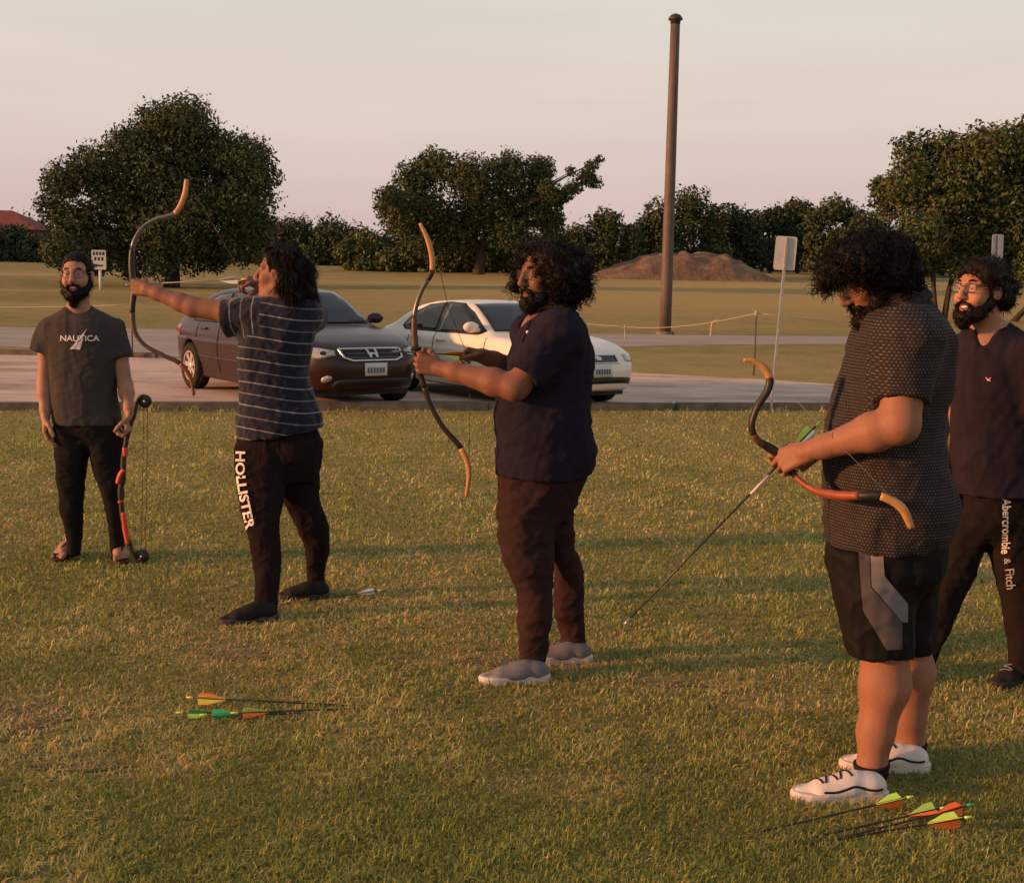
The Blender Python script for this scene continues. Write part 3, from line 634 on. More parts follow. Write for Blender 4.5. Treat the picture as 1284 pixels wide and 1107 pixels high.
# ================================================================ PEOPLE: helpers
def rows_px(Y, rows):
    res = []
    for r_ in rows:
        y, xl, xr, hd = r_[:4]; yy = Y + (r_[4] if len(r_) > 4 else 0)
        a, b = P(xl, y, yy), P(xr, y, yy); c = (a + b) / 2
        res.append((c[2], c[0], yy, np.linalg.norm(b - a) / 2, hd))
    return res
class Head:
    def __init__(s, c, f, u=(0, 0, 1), k=1.0):
        s.c = np.array(c, float); s.f = unit(f); s.r = unit(np.cross(s.f, unit(u))); s.u = np.cross(s.r, s.f); s.k = k
    def p(s, a, b, h): return s.c + (s.f * a + s.r * b + s.u * h) * s.k
    def M(s): return np.array([s.f, s.r, s.u])
    def local(s, v): return (v - s.c) @ s.M().T / s.k
def add_head(F, H, neck, neck_r=0.058, smile=False):
    k = H.k; M = H.M(); E = lambda c, r, kk=0.02, sub=False: F.ell(H.p(*c), np.array(r) * k, M, kk, sub)
    C = lambda a, b, ra, rb, kk=0.012, sub=False: F.cone(H.p(*a), H.p(*b), ra * k, rb * k, kk, sub=sub)
    E((-0.012, 0, 0.03), (0.098, 0.076, 0.090)); E((0.022, 0, -0.040), (0.070, 0.060, 0.074), 0.03)
    C((0.066, -0.012, -0.100), (0.066, 0.012, -0.100), 0.022, 0.022, 0.025)                       # chin
    for s_ in (-1, 1):
        C((0.0, s_ * 0.055, -0.060), (0.055, s_ * 0.025, -0.098), 0.018, 0.018, 0.03)              # jaw
        E((0.056, s_ * 0.040, -0.022), (0.028, 0.024, 0.022), 0.022)                                # cheekbone
        C((0.084, s_ * 0.012, 0.034), (0.066, s_ * 0.050, 0.034), 0.011, 0.010, 0.016)              # brow
        E((0.096, s_ * 0.031, 0.011), (0.018, 0.019, 0.013), 0.012, True)                           # eye socket
        E((0.0715, s_ * 0.031, 0.0168), (0.0172, 0.0180, 0.0116), 0.005); E((0.0700, s_ * 0.031, 0.0008), (0.0168, 0.0175, 0.0098), 0.005)                              # lids
        E((0.101, s_ * 0.012, -0.030), (0.011, 0.008, 0.008), 0.006)                                # nostril wing
        E((-0.008, s_ * 0.079, -0.002), (0.026, 0.010, 0.033), 0.008); E((-0.002, s_ * 0.088, 0.002), (0.012, 0.006, 0.018), 0.006, True)
    C((0.092, 0, 0.026), (0.114, 0, -0.022), 0.0085, 0.0125, 0.012); E((0.113, 0, -0.026), (0.012, 0.012, 0.010), 0.006)   # nose
    if smile:
        for s_ in (-1, 1):
            C((0.089, 0, -0.0565), (0.075, s_ * 0.029, -0.050), 0.0062, 0.0055, 0.006); C((0.085, 0, -0.0800), (0.075, s_ * 0.029, -0.053), 0.0075, 0.0055, 0.006)
            E((0.066, s_ * 0.040, -0.036), (0.022, 0.018, 0.018), 0.016)
        E((0.100, 0, -0.0665), (0.022, 0.022, 0.0090), 0.003, True)
    else:
        C((0.088, -0.017, -0.056), (0.088, 0.017, -0.056), 0.0075, 0.0075, 0.008); C((0.084, -0.016, -0.074), (0.084, 0.016, -0.074), 0.0085, 0.0085, 0.008)
        E((0.098, 0, -0.0645), (0.014, 0.020, 0.003), 0.004, True)
    F.cone(H.p(-0.022, 0, -0.055), neck, neck_r * k * 0.97, neck_r * k * 1.05, 0.03)
def skin_colors(v, H, base, lip=(0.8, 0.55, 0.55)):
    q = H.local(v); col = np.tile(np.array(base, np.float32), (len(v), 1))
    d = ((q[:, 0] - 0.09) / 0.022) ** 2 + (q[:, 1] / 0.027) ** 2 + ((q[:, 2] + 0.065) / 0.019) ** 2
    w_ = np.clip(1.4 - d, 0, 1)[:, None]; col = col * (1 - w_) + col * np.array(lip) * w_
    n_ = wave_noise(v, 9, 4, 3)[:, None]; n2 = wave_noise(v, 55, 6, 2)[:, None]; return (col * (1 + 0.09 * n_ + 0.06 * n2) * (1 + np.array([0.03, -0.03, -0.04]) * n_)).astype(np.float32)
FING = [(0.030, 0.088, (0.043, 0.026, 0.021), 0.0092), (0.010, 0.092, (0.047, 0.030, 0.022), 0.0094), (-0.011, 0.088, (0.044, 0.028, 0.021), 0.0090), (-0.030, 0.079, (0.034, 0.021, 0.019), 0.0080)]
def add_hand(F, wrist, d, n, right, curls, thumb=None, k=1.0, splay=0.05):
    """wrist point, d along the hand, n out of the palm; curls: per finger three bend angles (deg)"""
    w_ = np.array(wrist, float); d = unit(d); n = unit(np.array(n) - d * np.dot(n, d)); t = np.cross(d, n) * (1 if right else -1)
    for o_, L, seg, r_ in FING:
        F.cone(w_ + t * o_ * 0.55 * k, w_ + (d * L + t * o_) * k, 0.0165 * k, 0.0108 * k, 0.007)
    F.ell(w_ + (d * 0.045 + t * 0.022 + n * 0.008) * k, np.array((0.034, 0.017, 0.015)) * k, np.array([d, t, n]), 0.012)
    for i, (o_, L, seg, r_) in enumerate(FING):
        p = w_ + (d * L + t * o_) * k; A = 0; cu = curls[i] if isinstance(curls[0], (tuple, list)) else curls
        for j in range(3):
            A += math.radians(cu[j]); dr = unit(d * math.cos(A) + n * math.sin(A) + t * splay * (1.5 - i) * math.cos(A))
            q = p + dr * seg[j] * k; F.cone(p, q, (r_ - 0.0006 * j) * k, (r_ - 0.0006 * (j + 1)) * k, 0.004); p = q
    th = thumb or [(0.62, 0.62, 0.42), (0.85, 0.25, 0.45), (0.9, 0.0, 0.4)]
    p = w_ + (d * 0.026 + t * 0.026 + n * 0.008) * k
    for j, (a, b, c_) in enumerate(th):
        q = p + unit(d * a + t * b + n * c_) * (0.044, 0.033, 0.027)[j] * k; F.cone(p, q, (0.0145, 0.0115, 0.0105)[j] * k, (0.0118, 0.0108, 0.0088)[j] * k, 0.008 if j == 0 else 0.004); p = q
def add_arm(F, s, e, w_, r, k=0.02):
    """r: shoulder, elbow, forearm bulge, wrist radii"""
    s, e, w_ = (np.array(q, float) for q in (s, e, w_)); F.cone(s, s + (e - s) * 0.45, r[0], (r[0] + r[1]) / 2 * 1.03, k); F.cone(s + (e - s) * 0.45, e, (r[0] + r[1]) / 2 * 1.03, r[1], k)
    m_ = e + (w_ - e) * 0.28; F.cone(e, m_, r[1], r[2], k); F.cone(m_, e + (w_ - e) * 0.8, r[2], r[3] * 1.08, k); F.cone(e + (w_ - e) * 0.8, w_ + unit(w_ - e) * 0.012, r[3] * 1.08, r[3] * 0.94, k)
def bounds(*pts, m=0.12):
    a = np.array(pts); return a.min(0) - m, a.max(0) + m
skinm = mat('skin', (0.4, 0.25, 0.16), 0.58, 0.22, attr='tint', bump=0.10, bscale=220)
hairm = mat('black_hair', (0.0075, 0.0055, 0.0050), 0.55, 0.12)
eyew = mat('eye_white', (0.30, 0.25, 0.22), 0.25, 0.4); eyed = mat('eye_iris', (0.015, 0.008, 0.005), 0.1, 0.6); toothm = mat('teeth', (0.74, 0.68, 0.58), 0.3, 0.5)
def sphere(c, r, n1=10, n2=14):
    v, f = lathe([(max(1e-4, r * math.sin(math.pi * i / n1)), -r * math.cos(math.pi * i / n1)) for i in range(n1 + 1)], c=c, sides=n2); return v, f
def face_bits(root, H, teeth=False, brow=True):
    for s_ in (-1, 1):
        v, f = sphere(H.p(0.0722, s_ * 0.031, 0.0090), 0.0125 * H.k); e_ = mk('eye', v, f, eyew, root)
        v, f = sphere(H.p(0.0808, s_ * 0.031 + 0.001, 0.0085), 0.0072 * H.k, 6, 10); mk('iris', v, f, eyed, e_)
        if brow:
            v, f = strands_along([H.p(0.0945, s_ * 0.013, 0.0345), H.p(0.0890, s_ * 0.033, 0.0385), H.p(0.0715, s_ * 0.053, 0.0335)], 55, 0.011, 0.0009, H, s_); mk('eyebrow', v, f, hairm, root)
    if teeth:
        pts = [H.p(0.0850 - 10.0 * b * b, b, -0.0635 + 5.0 * b * b) for b in np.linspace(-0.021, 0.021, 9)]; v, f = sweep(pts, 0.003 * H.k, 0.0058 * H.k, H.u, 6); mk('teeth', v, f, toothm, root)
def strands_along(line, n, L, r_, H, side):
    parts = []; pl = spline(line, 10); rr = random.Random(5)
    for i in range(n):
        t = rr.random() * (len(pl) - 1); i0 = min(int(t), len(pl) - 2); p = pl[i0] + (pl[i0 + 1] - pl[i0]) * (t - i0) + H.u * rr.uniform(-.0032, .0032) - H.f * 0.001
        d = unit(unit(pl[i0 + 1] - pl[i0]) + H.u * rr.uniform(-.2, .45) + H.f * 0.12); parts.append(sweep([p, p + d * L * .5 + H.f * .001, p + d * L], [r_, r_, r_ * .3], sides=4))
    return merge(parts)
def tubes(P3, rad, sides=3):
    """many strands at once: P3 (n, m, 3) polylines, rad (m,)"""
    n, m_, _ = P3.shape; T = np.gradient(P3, axis=1); T /= np.linalg.norm(T, axis=2)[..., None] + 1e-9
    ref = np.where(np.abs(T[:, :1, 2:3]) < 0.8, np.array([0, 0, 1.0]), np.array([1.0, 0, 0])); N = np.cross(T, np.broadcast_to(ref, T.shape)); N /= np.linalg.norm(N, axis=2)[..., None] + 1e-9; B = np.cross(T, N)
    v = np.stack([P3 + (N * math.cos(2 * math.pi * k / sides) + B * math.sin(2 * math.pi * k / sides)) * rad[None, :, None] for k in range(sides)], 2)   # n,m,s,3
    idx = np.arange(n * m_ * sides).reshape(n, m_, sides); a = idx[:, :-1, :]; b = np.roll(idx, -1, 2)[:, :-1, :]; c_ = np.roll(idx, -1, 2)[:, 1:, :]; d = idx[:, 1:, :]
    return v.reshape(-1, 3), np.stack([a, b, c_, d], -1).reshape(-1, 4)
def hair_mesh(name, root, v, f, n, style, seed, keep=None, H=None, L=0.05, amp=0.006, scale=30, thick=0.0016):
    """lumpy mass plus curls or strands growing from it, one mesh"""
    r = np.random.default_rng(seed); N = normals(v, f)
    v1 = v + N * (amp * wave_noise(v, scale, seed, 2))[:, None]
    ok = np.arange(len(v)) if keep is None else np.where(keep(v, N))[0]
    pk = r.choice(ok, n); p = v1[pk] - N[pk] * 0.004; d = N[pk] + r.normal(size=(n, 3)) * 0.55; d /= np.linalg.norm(d, axis=1)[:, None]
    Ls = L * r.uniform(0.5, 1.2, n)
    if style == 'curl':
        m_ = 11; t = np.linspace(0, 1, m_); ax = d * 0.55 + np.array([0, 0, -0.35]) + r.normal(size=(n, 3)) * 0.35; ax /= np.linalg.norm(ax, axis=1)[:, None]
        e1 = np.cross(ax, r.normal(size=(n, 3))); e1 /= np.linalg.norm(e1, axis=1)[:, None]; e2 = np.cross(ax, e1); R_ = r.uniform(0.22, 0.36, n) * L * 0.45; ph = r.uniform(0, 6.28, n); tw = r.uniform(1.1, 2.0, n) * 6.28
        an = ph[:, None] + tw[:, None] * t[None]
        Q = p[:, None] + ax[:, None] * (Ls[:, None] * t[None])[..., None] + (e1[:, None] * (np.cos(an) - np.cos(ph)[:, None])[..., None] + e2[:, None] * (np.sin(an) - np.sin(ph)[:, None])[..., None]) * R_[:, None, None]
        rad = thick * np.interp(t, [0, .6, 1], [1, .9, .3])
    else:                                                       # 'straight' falls, 'short' sticks along the surface
        m_ = 6; t = np.linspace(0, 1, m_); g = np.array([0, 0, -1.0]); tang = g - N[pk] * (N[pk] @ g)[:, None]
        dd = (N[pk] * 0.25 + tang * 1.0 if style == 'straight' else N[pk] * 0.5 + tang * 0.25) + r.normal(size=(n, 3)) * (0.12 if style == 'straight' else 0.4); dd /= np.linalg.norm(dd, axis=1)[:, None]
        Q = p[:, None] + dd[:, None] * (Ls[:, None] * t[None])[..., None] + g * (Ls[:, None] * t[None] ** 2 * (0.5 if style == 'straight' else 0.12))[..., None] + (r.normal(size=(n, 1, 3)) * np.sin(t * 5)[None, :, None]) * L * 0.05
        rad = thick * np.interp(t, [0, .6, 1], [1, .8, .2])
    sv, sf = tubes(Q, rad)
    return mk(name, np.vstack([v1, sv]), np.vstack([f, sf + len(v1)]), hairm, root)
def hair_blobs(circles, Y, h=0.006, k=0.02, carve=None):
    B = []
    for q in circles:
        c = P(q[0], q[1], Y + (q[3] if len(q) > 3 else 0)); B.append((c, q[2] / FPX * Y))
    lo = np.min([b[0] - b[1] for b in B], 0) - 0.03; hi = np.max([b[0] + b[1] for b in B], 0) + 0.03
    F = Field(lo, hi, h)
    for c, r_ in B: F.ell(c, (r_, r_, r_), None, k)
    if carve: carve(F)
    return F.surface(1)
def beard(root, H, seed, L=0.03, full=1.0, n=900, curl=0.02, smile=False):
    lo, hi = bounds(H.c, m=0.24); F = Field(lo, hi, 0.0045); C = lambda a, b, ra, rb, kk=0.014, sub=False: F.cone(H.p(*a), H.p(*b), ra * H.k, rb * H.k, kk, sub=sub)
    for s_ in (-1, 1):
        C((0.012, s_ * 0.066, 0.012), (0.012, s_ * 0.062, -0.045), 0.012, 0.018 * full); C((0.012, s_ * 0.060, -0.045), (0.045, s_ * 0.045, -0.085), 0.021 * full, 0.024 * full)
        C((0.045, s_ * 0.043, -0.085), (0.080, s_ * 0.012, -0.108), 0.024 * full, 0.026 * full); C((0.040, s_ * 0.050, -0.062), (0.070, s_ * 0.030, -0.088), 0.016, 0.016)
        C((0.100, s_ * 0.004, -0.046), (0.088, s_ * 0.028, -0.058), 0.0065, 0.0075, 0.006); C((0.088, s_ * 0.029, -0.058), (0.078, s_ * 0.030, -0.085), 0.0085, 0.012, 0.008)
    C((0.080, 0, -0.100), (0.078, 0, -0.112 - L), 0.030 * full, 0.020 * full, 0.02)
    F.ell(H.p(0.104, 0, -0.067 if smile else -0.066), np.array((0.042, 0.029, 0.0165) if smile else (0.035, 0.021, 0.011)) * H.k, H.M(), 0.005, sub=True)
    v, f = F.surface(1)
    return hair_mesh('beard', root, v, f, n, 'curl', seed, L=curl, amp=0.003, scale=60, thick=0.0011)
def glasses(root, H, m, w_=0.0245, h_=0.019, thick=0.0016, lens=True):
    g = None; parts = []
    for s_ in (-1, 1):
        ring = [H.p(0.104 - 0.10 * abs(0.034 * s_ + w_ * math.cos(a)) ** 1.35 * 4.0, s_ * 0.034 + w_ * np.sign(math.cos(a)) * abs(math.cos(a)) ** 0.7, 0.010 + h_ * np.sign(math.sin(a)) * abs(math.sin(a)) ** 0.7) for a in np.linspace(0, 2 * math.pi, 25)]
        parts.append(sweep(ring, thick, sides=6, caps=False))
        parts.append(sweep([H.p(0.088, s_ * 0.058, 0.018), H.p(0.06, s_ * 0.074, 0.018), H.p(0.0, s_ * 0.083, 0.016), H.p(-0.02, s_ * 0.083, 0.004)], thick, sides=6))
    parts.append(sweep([H.p(0.1015, -0.0105, 0.014), H.p(0.107, 0, 0.018), H.p(0.1015, 0.0105, 0.014)], thick, sides=6))
    v, f = merge(parts); g = mk('glasses', v, f, m, root)
    if lens:
        for s_ in (-1, 1):
            pts = [H.p(0.1035 - 0.10 * abs(0.034 * s_ + w_ * math.cos(a)) ** 1.35 * 4.0, s_ * 0.034 + w_ * .97 * np.sign(math.cos(a)) * abs(math.cos(a)) ** 0.7, 0.010 + h_ * .97 * np.sign(math.sin(a)) * abs(math.sin(a)) ** 0.7) for a in np.linspace(0, 2 * math.pi, 24, endpoint=False)]
            v, f = solid(np.array(pts), [tuple(range(24))], H.f, 0.0012); mk('lens', v, f, glass_mat('lens_glass', (0.5, 0.5, 0.5), 0.05), g)
    return g
SW = ([0, .03, .10, .3, .5, .7, .85, .95, 1.0], [0.006, .024, .034, .035, .037, .047, .043, .028, .006])
def outline(heel, d, L, grow=0.0, n=22):
    s_ = np.array([-d[1], d[0], 0]); res = []
    ts = np.concatenate([np.linspace(0, .1, 5), np.linspace(.16, .84, 9), np.linspace(.9, 1, 5)])
    for t in ts: res.append(heel + d * t * L + s_ * (np.interp(t, *SW) + grow) * L / .29)
    for t in ts[::-1]: res.append(heel + d * t * L - s_ * (np.interp(t, *SW) + grow) * L / .29)
    return np.array(res)
def prism(ol, z0, z1, taper=0.96):
    c = ol.mean(0); n = len(ol); a = ol.copy(); a[:, 2] = z0; b = c + (ol - c) * 1.0; b[:, 2] = z1 * 0.8; t = c + (ol - c) * taper; t[:, 2] = z1
    v = np.vstack([a, b, t]); f = [tuple(range(n - 1, -1, -1)), tuple(range(2 * n, 3 * n))]
    for k in (0, n):
        for i in range(n): f.append((k + i, k + (i + 1) % n, k + n + (i + 1) % n, k + n + i))
    return v, f
def shoe(root, heel, toe, mu, ms, L=0.29, ankle=None, collar=0.10, sole=0.026, zoff=0.0, lace=None, fat=1.0, name='shoe', hk=0.9):
    heel = np.array(heel, float); toe = np.array(toe, float); d = unit(np.array([toe[0] - heel[0], toe[1] - heel[1], 0])); k = L / .29; base = np.array([heel[0], heel[1], zoff])
    s_ = np.array([-d[1], d[0], 0]); q = lambda a, b, h: base + (d * a + s_ * b) * k + np.array([0, 0, h * k * hk])
    lo, hi = bounds(q(-.05, 0, -.05), q(.34, .0, .2), m=0.09); F = Field(lo, hi, 0.004)
    F.cone(q(.040, 0, .046), q(.13, 0, .046), .034 * k * fat, .035 * k * fat, .02)
    for b in (-.010, .012): F.cone(q(.12, b, .046), q(.205, b * 1.5, .026), .033 * k * fat, .030 * k * fat, .02)
    F.cone(q(.205, 0, .026), q(.262, 0, .018), .033 * k * fat, .023 * k * fat, .02); F.cone(q(.10, 0, .075), q(.19, 0, .05), .024 * k, .016 * k, .03)
    an = q(.055, 0, collar) if ankle is None else np.array(ankle, float)
    F.cone(q(.058, 0, .05), an, .040 * k * fat, .041 * k * fat, .025, cut=.004)
    F.plane_cut(q(0, 0, sole * .55), (0, 0, -1), .003); v, f = F.surface(1)
    sh = mk(name, v, f, mu, root); v2, f2 = prism(outline(base, d, L, 0.003), zoff, zoff + sole); so_ = mk('sole', v2, f2, ms, sh, smooth=False)
    if lace is not None:
        tr = bvh_of(v, f); parts = []
        for i in range(5):
            a0 = .125 + i * .021; ln = []
            for b in np.linspace(-.022, .022, 7):
                o_ = q(a0 + (0.006 if i % 2 else -.006) * b / .022, b, .2); h_ = tr.ray_cast(Vector(o_), Vector((0, 0, -1)))
                if h_[0] is not None: ln.append(np.array(h_[0]) + np.array([0, 0, .002]))
            if len(ln) > 2: parts.append(sweep(ln, .0038, .0022, np.array([0, 0, 1.0]), 6))
        if parts: v3, f3 = merge(parts); mk('laces', v3, f3, lace, sh)
    return sh, (v, f)
def cloth(name, F, m, root, amp=0.004, scale=7, seed=1, stretch=(1, 1, 0.5), attr=None, relax=2):
    v, f = F.surface(relax); v = folds(v, f, amp, scale, seed, stretch)
    o = mk(name, v, f, m, root, colors=attr(v) if attr else None); return o, (v, f)
def fabric(name, c, vary=0.12, bump=0.25, bscale=420, rough=0.95, sheen=0.0): return mat(name, c, rough, 0.06, vary, 14, bump, bscale, sheen=sheen)
def lettering(root, s, path, hpx, tree, m, bold=0.0, name='lettering', flip=1, length=None):
    """text laid along a pixel path on cloth; letter tops point to the path's left*flip"""
    v2, f = text_mesh(s, bold); x0, x1 = v2[:, 0].min(), v2[:, 0].max(); hh = v2[:, 1].max() if hpx > 0 else 1
    pl = spline(path, 12); seg = np.concatenate([[0], np.cumsum(np.linalg.norm(np.diff(pl, axis=0), axis=1))]); tot = seg[-1]
    cap = 0.70; q = []
    for x, y in v2:
        t = (x - x0) / (x1 - x0) * tot; cx_ = np.interp(t, seg, pl[:, 0]); cy_ = np.interp(t, seg, pl[:, 1])
        a = np.array([np.interp(min(t + 1, tot), seg, pl[:, 0]) - np.interp(max(t - 1, 0), seg, pl[:, 0]), np.interp(min(t + 1, tot), seg, pl[:, 1]) - np.interp(max(t - 1, 0), seg, pl[:, 1])]); a /= np.linalg.norm(a)
        n_ = np.array([a[1], -a[0]]) * flip; q.append(np.array([cx_, cy_]) + n_ * (y / cap - 0.5) * hpx)
    v, f = drape(q, f, lambda p: CAM, lambda p: ray(p[0], p[1]), tree, 0.008)
    v, f = fix_winding(v, f, unit(CAM - v.mean(0))); return mk(name, v, f, m, root, smooth=False)
# ================================================================ THE FIVE MEN
black_rub = mat('black_rubber', (0.018, 0.017, 0.017), 0.7, 0.3); white_rub = mat('white_rubber', (0.55, 0.50, 0.46), 0.6, 0.3, 0.1, 20)
grey_rub = mat('dark_grey_sole', (0.05, 0.045, 0.043), 0.7, 0.3); frame_blk = mat('black_frame', (0.012, 0.011, 0.011), 0.25, 0.5)
SK1 = (0.35, 0.185, 0.125); SK2 = (0.21, 0.100, 0.066); SK3 = (0.19, 0.086, 0.053); SK4 = (0.26, 0.122, 0.075); SK5 = (0.36, 0.180, 0.118)
def inner(rows):
    res = []
    for i, r_ in enumerate(rows):
        q = .012 if i < 5 else (.035 if i < 7 else .06); res.append((r_[0], r_[1], r_[2], max(.02, r_[3] - q), max(.02, r_[4] - q)))
    return res
def body_mesh(root, F, H, base):
    v, f = F.surface(1); return mk('body', v, f, skinm, root, colors={'tint': skin_colors(v, H, base)})
# ---------------------------------------------------------------- 1: bearded man in a grey T-shirt, at left
def man_one():
    Y = float(G(118, 702)[1]); b = G(118, 702); root = empty('person', (b[0], Y, 0)); S = Y / FPX
    tag(root, 'bearded man in charcoal T-shirt and black trousers standing at left facing the camera', 'person')
    H = Head(P(97, 346.5, Y - 0.02), (0.06, -1, 0.02), k=1.0)
    top = rows_px(Y, [(382, 86, 112, .058), (388, 79, 120, .070), (394, 69, 133, .082), (401, 60, 144, .097), (414, 57, 149, .112), (436, 60, 149, .12), (462, 62, 147, .12), (492, 64, 145, .117), (515, 65, 149, .12), (532, 66, 152, .122)])
    la, lb = P(61, 411, Y), P(51, 442, Y - .01); ra, rb = P(144, 411, Y), P(151, 448, Y - .01)
    le, lw = P(56, 481, Y - .0), P(57, 522, Y - .06); re, rw = P(157, 482, Y), P(163, 519, Y - .07)
    hips = rows_px(Y, [(500, 70, 143, .10), (520, 68, 149, .105), (545, 70, 152, .105), (560, 76, 148, .07)])
    l1 = rows_px(Y, [(535, 68, 113, .100), (555, 69, 112, .098), (575, 70, 110, .09), (608, 73, 105, .078), (648, 78, 103, .066), (672, 83, 102, .055), (696, 86, 101, .045, -.01)])
    l2 = rows_px(Y, [(535, 109, 153, .100), (555, 110, 155, .098), (575, 114, 155, .09), (608, 124, 154, .078), (648, 134, 155, .066), (672, 137, 156, .055), (700, 139, 157, .045, -.01)])
    lo, hi = bounds(P(97, 310, Y), P(20, 420, Y), P(190, 600, Y), P(100, 718, Y - .2), m=0.12); F = Field(lo, hi, 0.0045)
    F.loft(inner(top)); add_head(F, H, P(98, 388, Y), 0.057, smile=True)
    for (s, e_, w_) in ((la, le, lw), (ra, re, rw)): add_arm(F, s, e_, w_, (.046, .039, .040, .026))
    add_hand(F, lw, (0.02, -0.12, -1), (1, 0.2, 0), True, (22, 26, 18)); add_hand(F, rw, (0.02, -0.10, -1), (-1, -0.15, 0.1), False, (48, 62, 40), [(0.5, 0.5, 0.6), (0.7, 0.0, 0.7), (0.8, -0.2, 0.6)])
    F.loft(hips, inset=.035); F.loft(l1, inset=.018); F.loft(l2, inset=.018)
    feet = []
    for hx, tx, sg in ((G(95, 694), G(70, 706), 1), (G(149, 697), G(153, 710), -1)):
        d = unit(np.array([tx[0] - hx[0], tx[1] - hx[1], 0])); s_ = np.array([-d[1], d[0], 0]); q = lambda a, bb, h: np.array([hx[0], hx[1], 0.02]) + d * a + s_ * bb * sg + np.array([0, 0, h])
        F.cone(q(.03, 0, .035), q(.13, 0, .045), .032, .034, .02); F.cone(q(.13, .008, .042), q(.185, .012, .026), .034, .026, .02); F.cone(q(.13, -.008, .036), q(.175, -.022, .022), .030, .022, .02); F.cone(q(.05, 0, .05), q(.05, 0, .12), .036, .034, .02)
        for j in range(5): F.cone(q(.185 - .006 * j, .030 - .0155 * j, .022), q(.242 - .011 * j - (.004 if j == 0 else 0), .032 - .0175 * j, .012), (.013, .0095, .009, .0085, .008)[j], (.012, .008, .0075, .007, .007)[j], .005)
        feet.append((hx, d, q))
    body_mesh(root, F, H, SK1); face_bits(root, H, teeth=True)
    # hair: close cap
    lo, hi = bounds(H.c, m=.15); F = Field(lo, hi, .0045); M = H.M()
    F.ell(H.p(-.016, 0, .040), (.104, .083, .096), M, .01); F.ell(H.p(.03, 0, -.028), (.078, .066, .085), M, .012, sub=True); F.cone(H.p(.075, -.045, .050), H.p(.075, .045, .050), .030, .030, .012, sub=True); F.plane_cut(H.p(0, 0, -.055), -H.u, .006)
    for s_ in (-1, 1): F.ell(H.p(0, s_ * .084, -.004), (.030, .014, .036), M, .006, sub=True)
    v, f = F.surface(1); hair_mesh('hair', root, v, f, 900, 'short', 3, L=.018, amp=.003, scale=40, thick=.0013)
    beard(root, H, 5, L=.040, full=1.08, n=800, curl=.022, smile=True); glasses(root, H, frame_blk, .0255, .019, .0013)
    # clothes
    lo, hi = bounds(P(30, 380, Y), P(180, 540, Y), m=.14); F = Field(lo, hi, .006); F.loft(top); F.cone(la, lb, .056, .066, .045, cut=.004); F.cone(ra, rb, .056, .062, .045, cut=.004)
    F.ell(P(98.5, 379, Y - .07), (.068, .085, .062), None, .006, sub=True)
    sh, sm = cloth('shirt', F, fabric('charcoal_cotton', (0.055, 0.049, 0.048)), root, .0055, 5, 12, (1, 1, .35)); tr = bvh_of(*sm)
    prn = mat('print_white', (0.72, 0.68, 0.70), 0.8, 0.2); pr2 = mat('print_lilac', (0.55, 0.52, 0.66), 0.8, 0.2)
    lettering(root, 'NAUTICA', [(76, 424), (100, 424.3), (124.5, 424)], 7.2, tr, prn, 0.012)
    for nm, poly, m_ in (('sail_emblem', [(109.5, 411.5), (103.5, 422.5), (98, 428), (94, 437.6), (87.5, 438), (97.5, 426.5)], prn), ('sail_emblem', [(104.5, 424), (100.5, 438.5), (94.5, 438.2), (98.6, 429)], pr2)):
        v, f = on_cloth(poly, 3, tr, .0045); mk(nm, v, f, m_, root, smooth=False)
    lo, hi = bounds(P(60, 520, Y), P(165, 702, Y), m=.14); F = Field(lo, hi, .006); F.loft(hips, k=.02); F.loft(l1, k=.02); F.loft(l2, k=.02)
    cloth('trousers', F, fabric('black_cotton', (0.014, 0.013, 0.013)), root, .006, 6, 13, (1, 1, .8))
    for i, (hx, d, q) in enumerate(feet):
        v, f = prism(outline(np.array([hx[0], hx[1], 0]) - d * .01, d, .275, .002), 0, .022); sd_ = mk('sandal', v, f, mat('brown_rubber', (0.055, 0.022, 0.016), 0.8), root, smooth=False)
        for sgn in (-1, 1):
            v, f = sweep(spline([q(.205, .016, .022), q(.17, .010 + .022 * sgn, .058), q(.115, .036 * sgn, .03), q(.10, .036 * sgn, .0)], 5), .008, .003, np.array([0, 0, 1.0]), 6); mk('strap', v, f, black_rub, sd_)
    return rw, Y
hand1, Y1 = man_one()
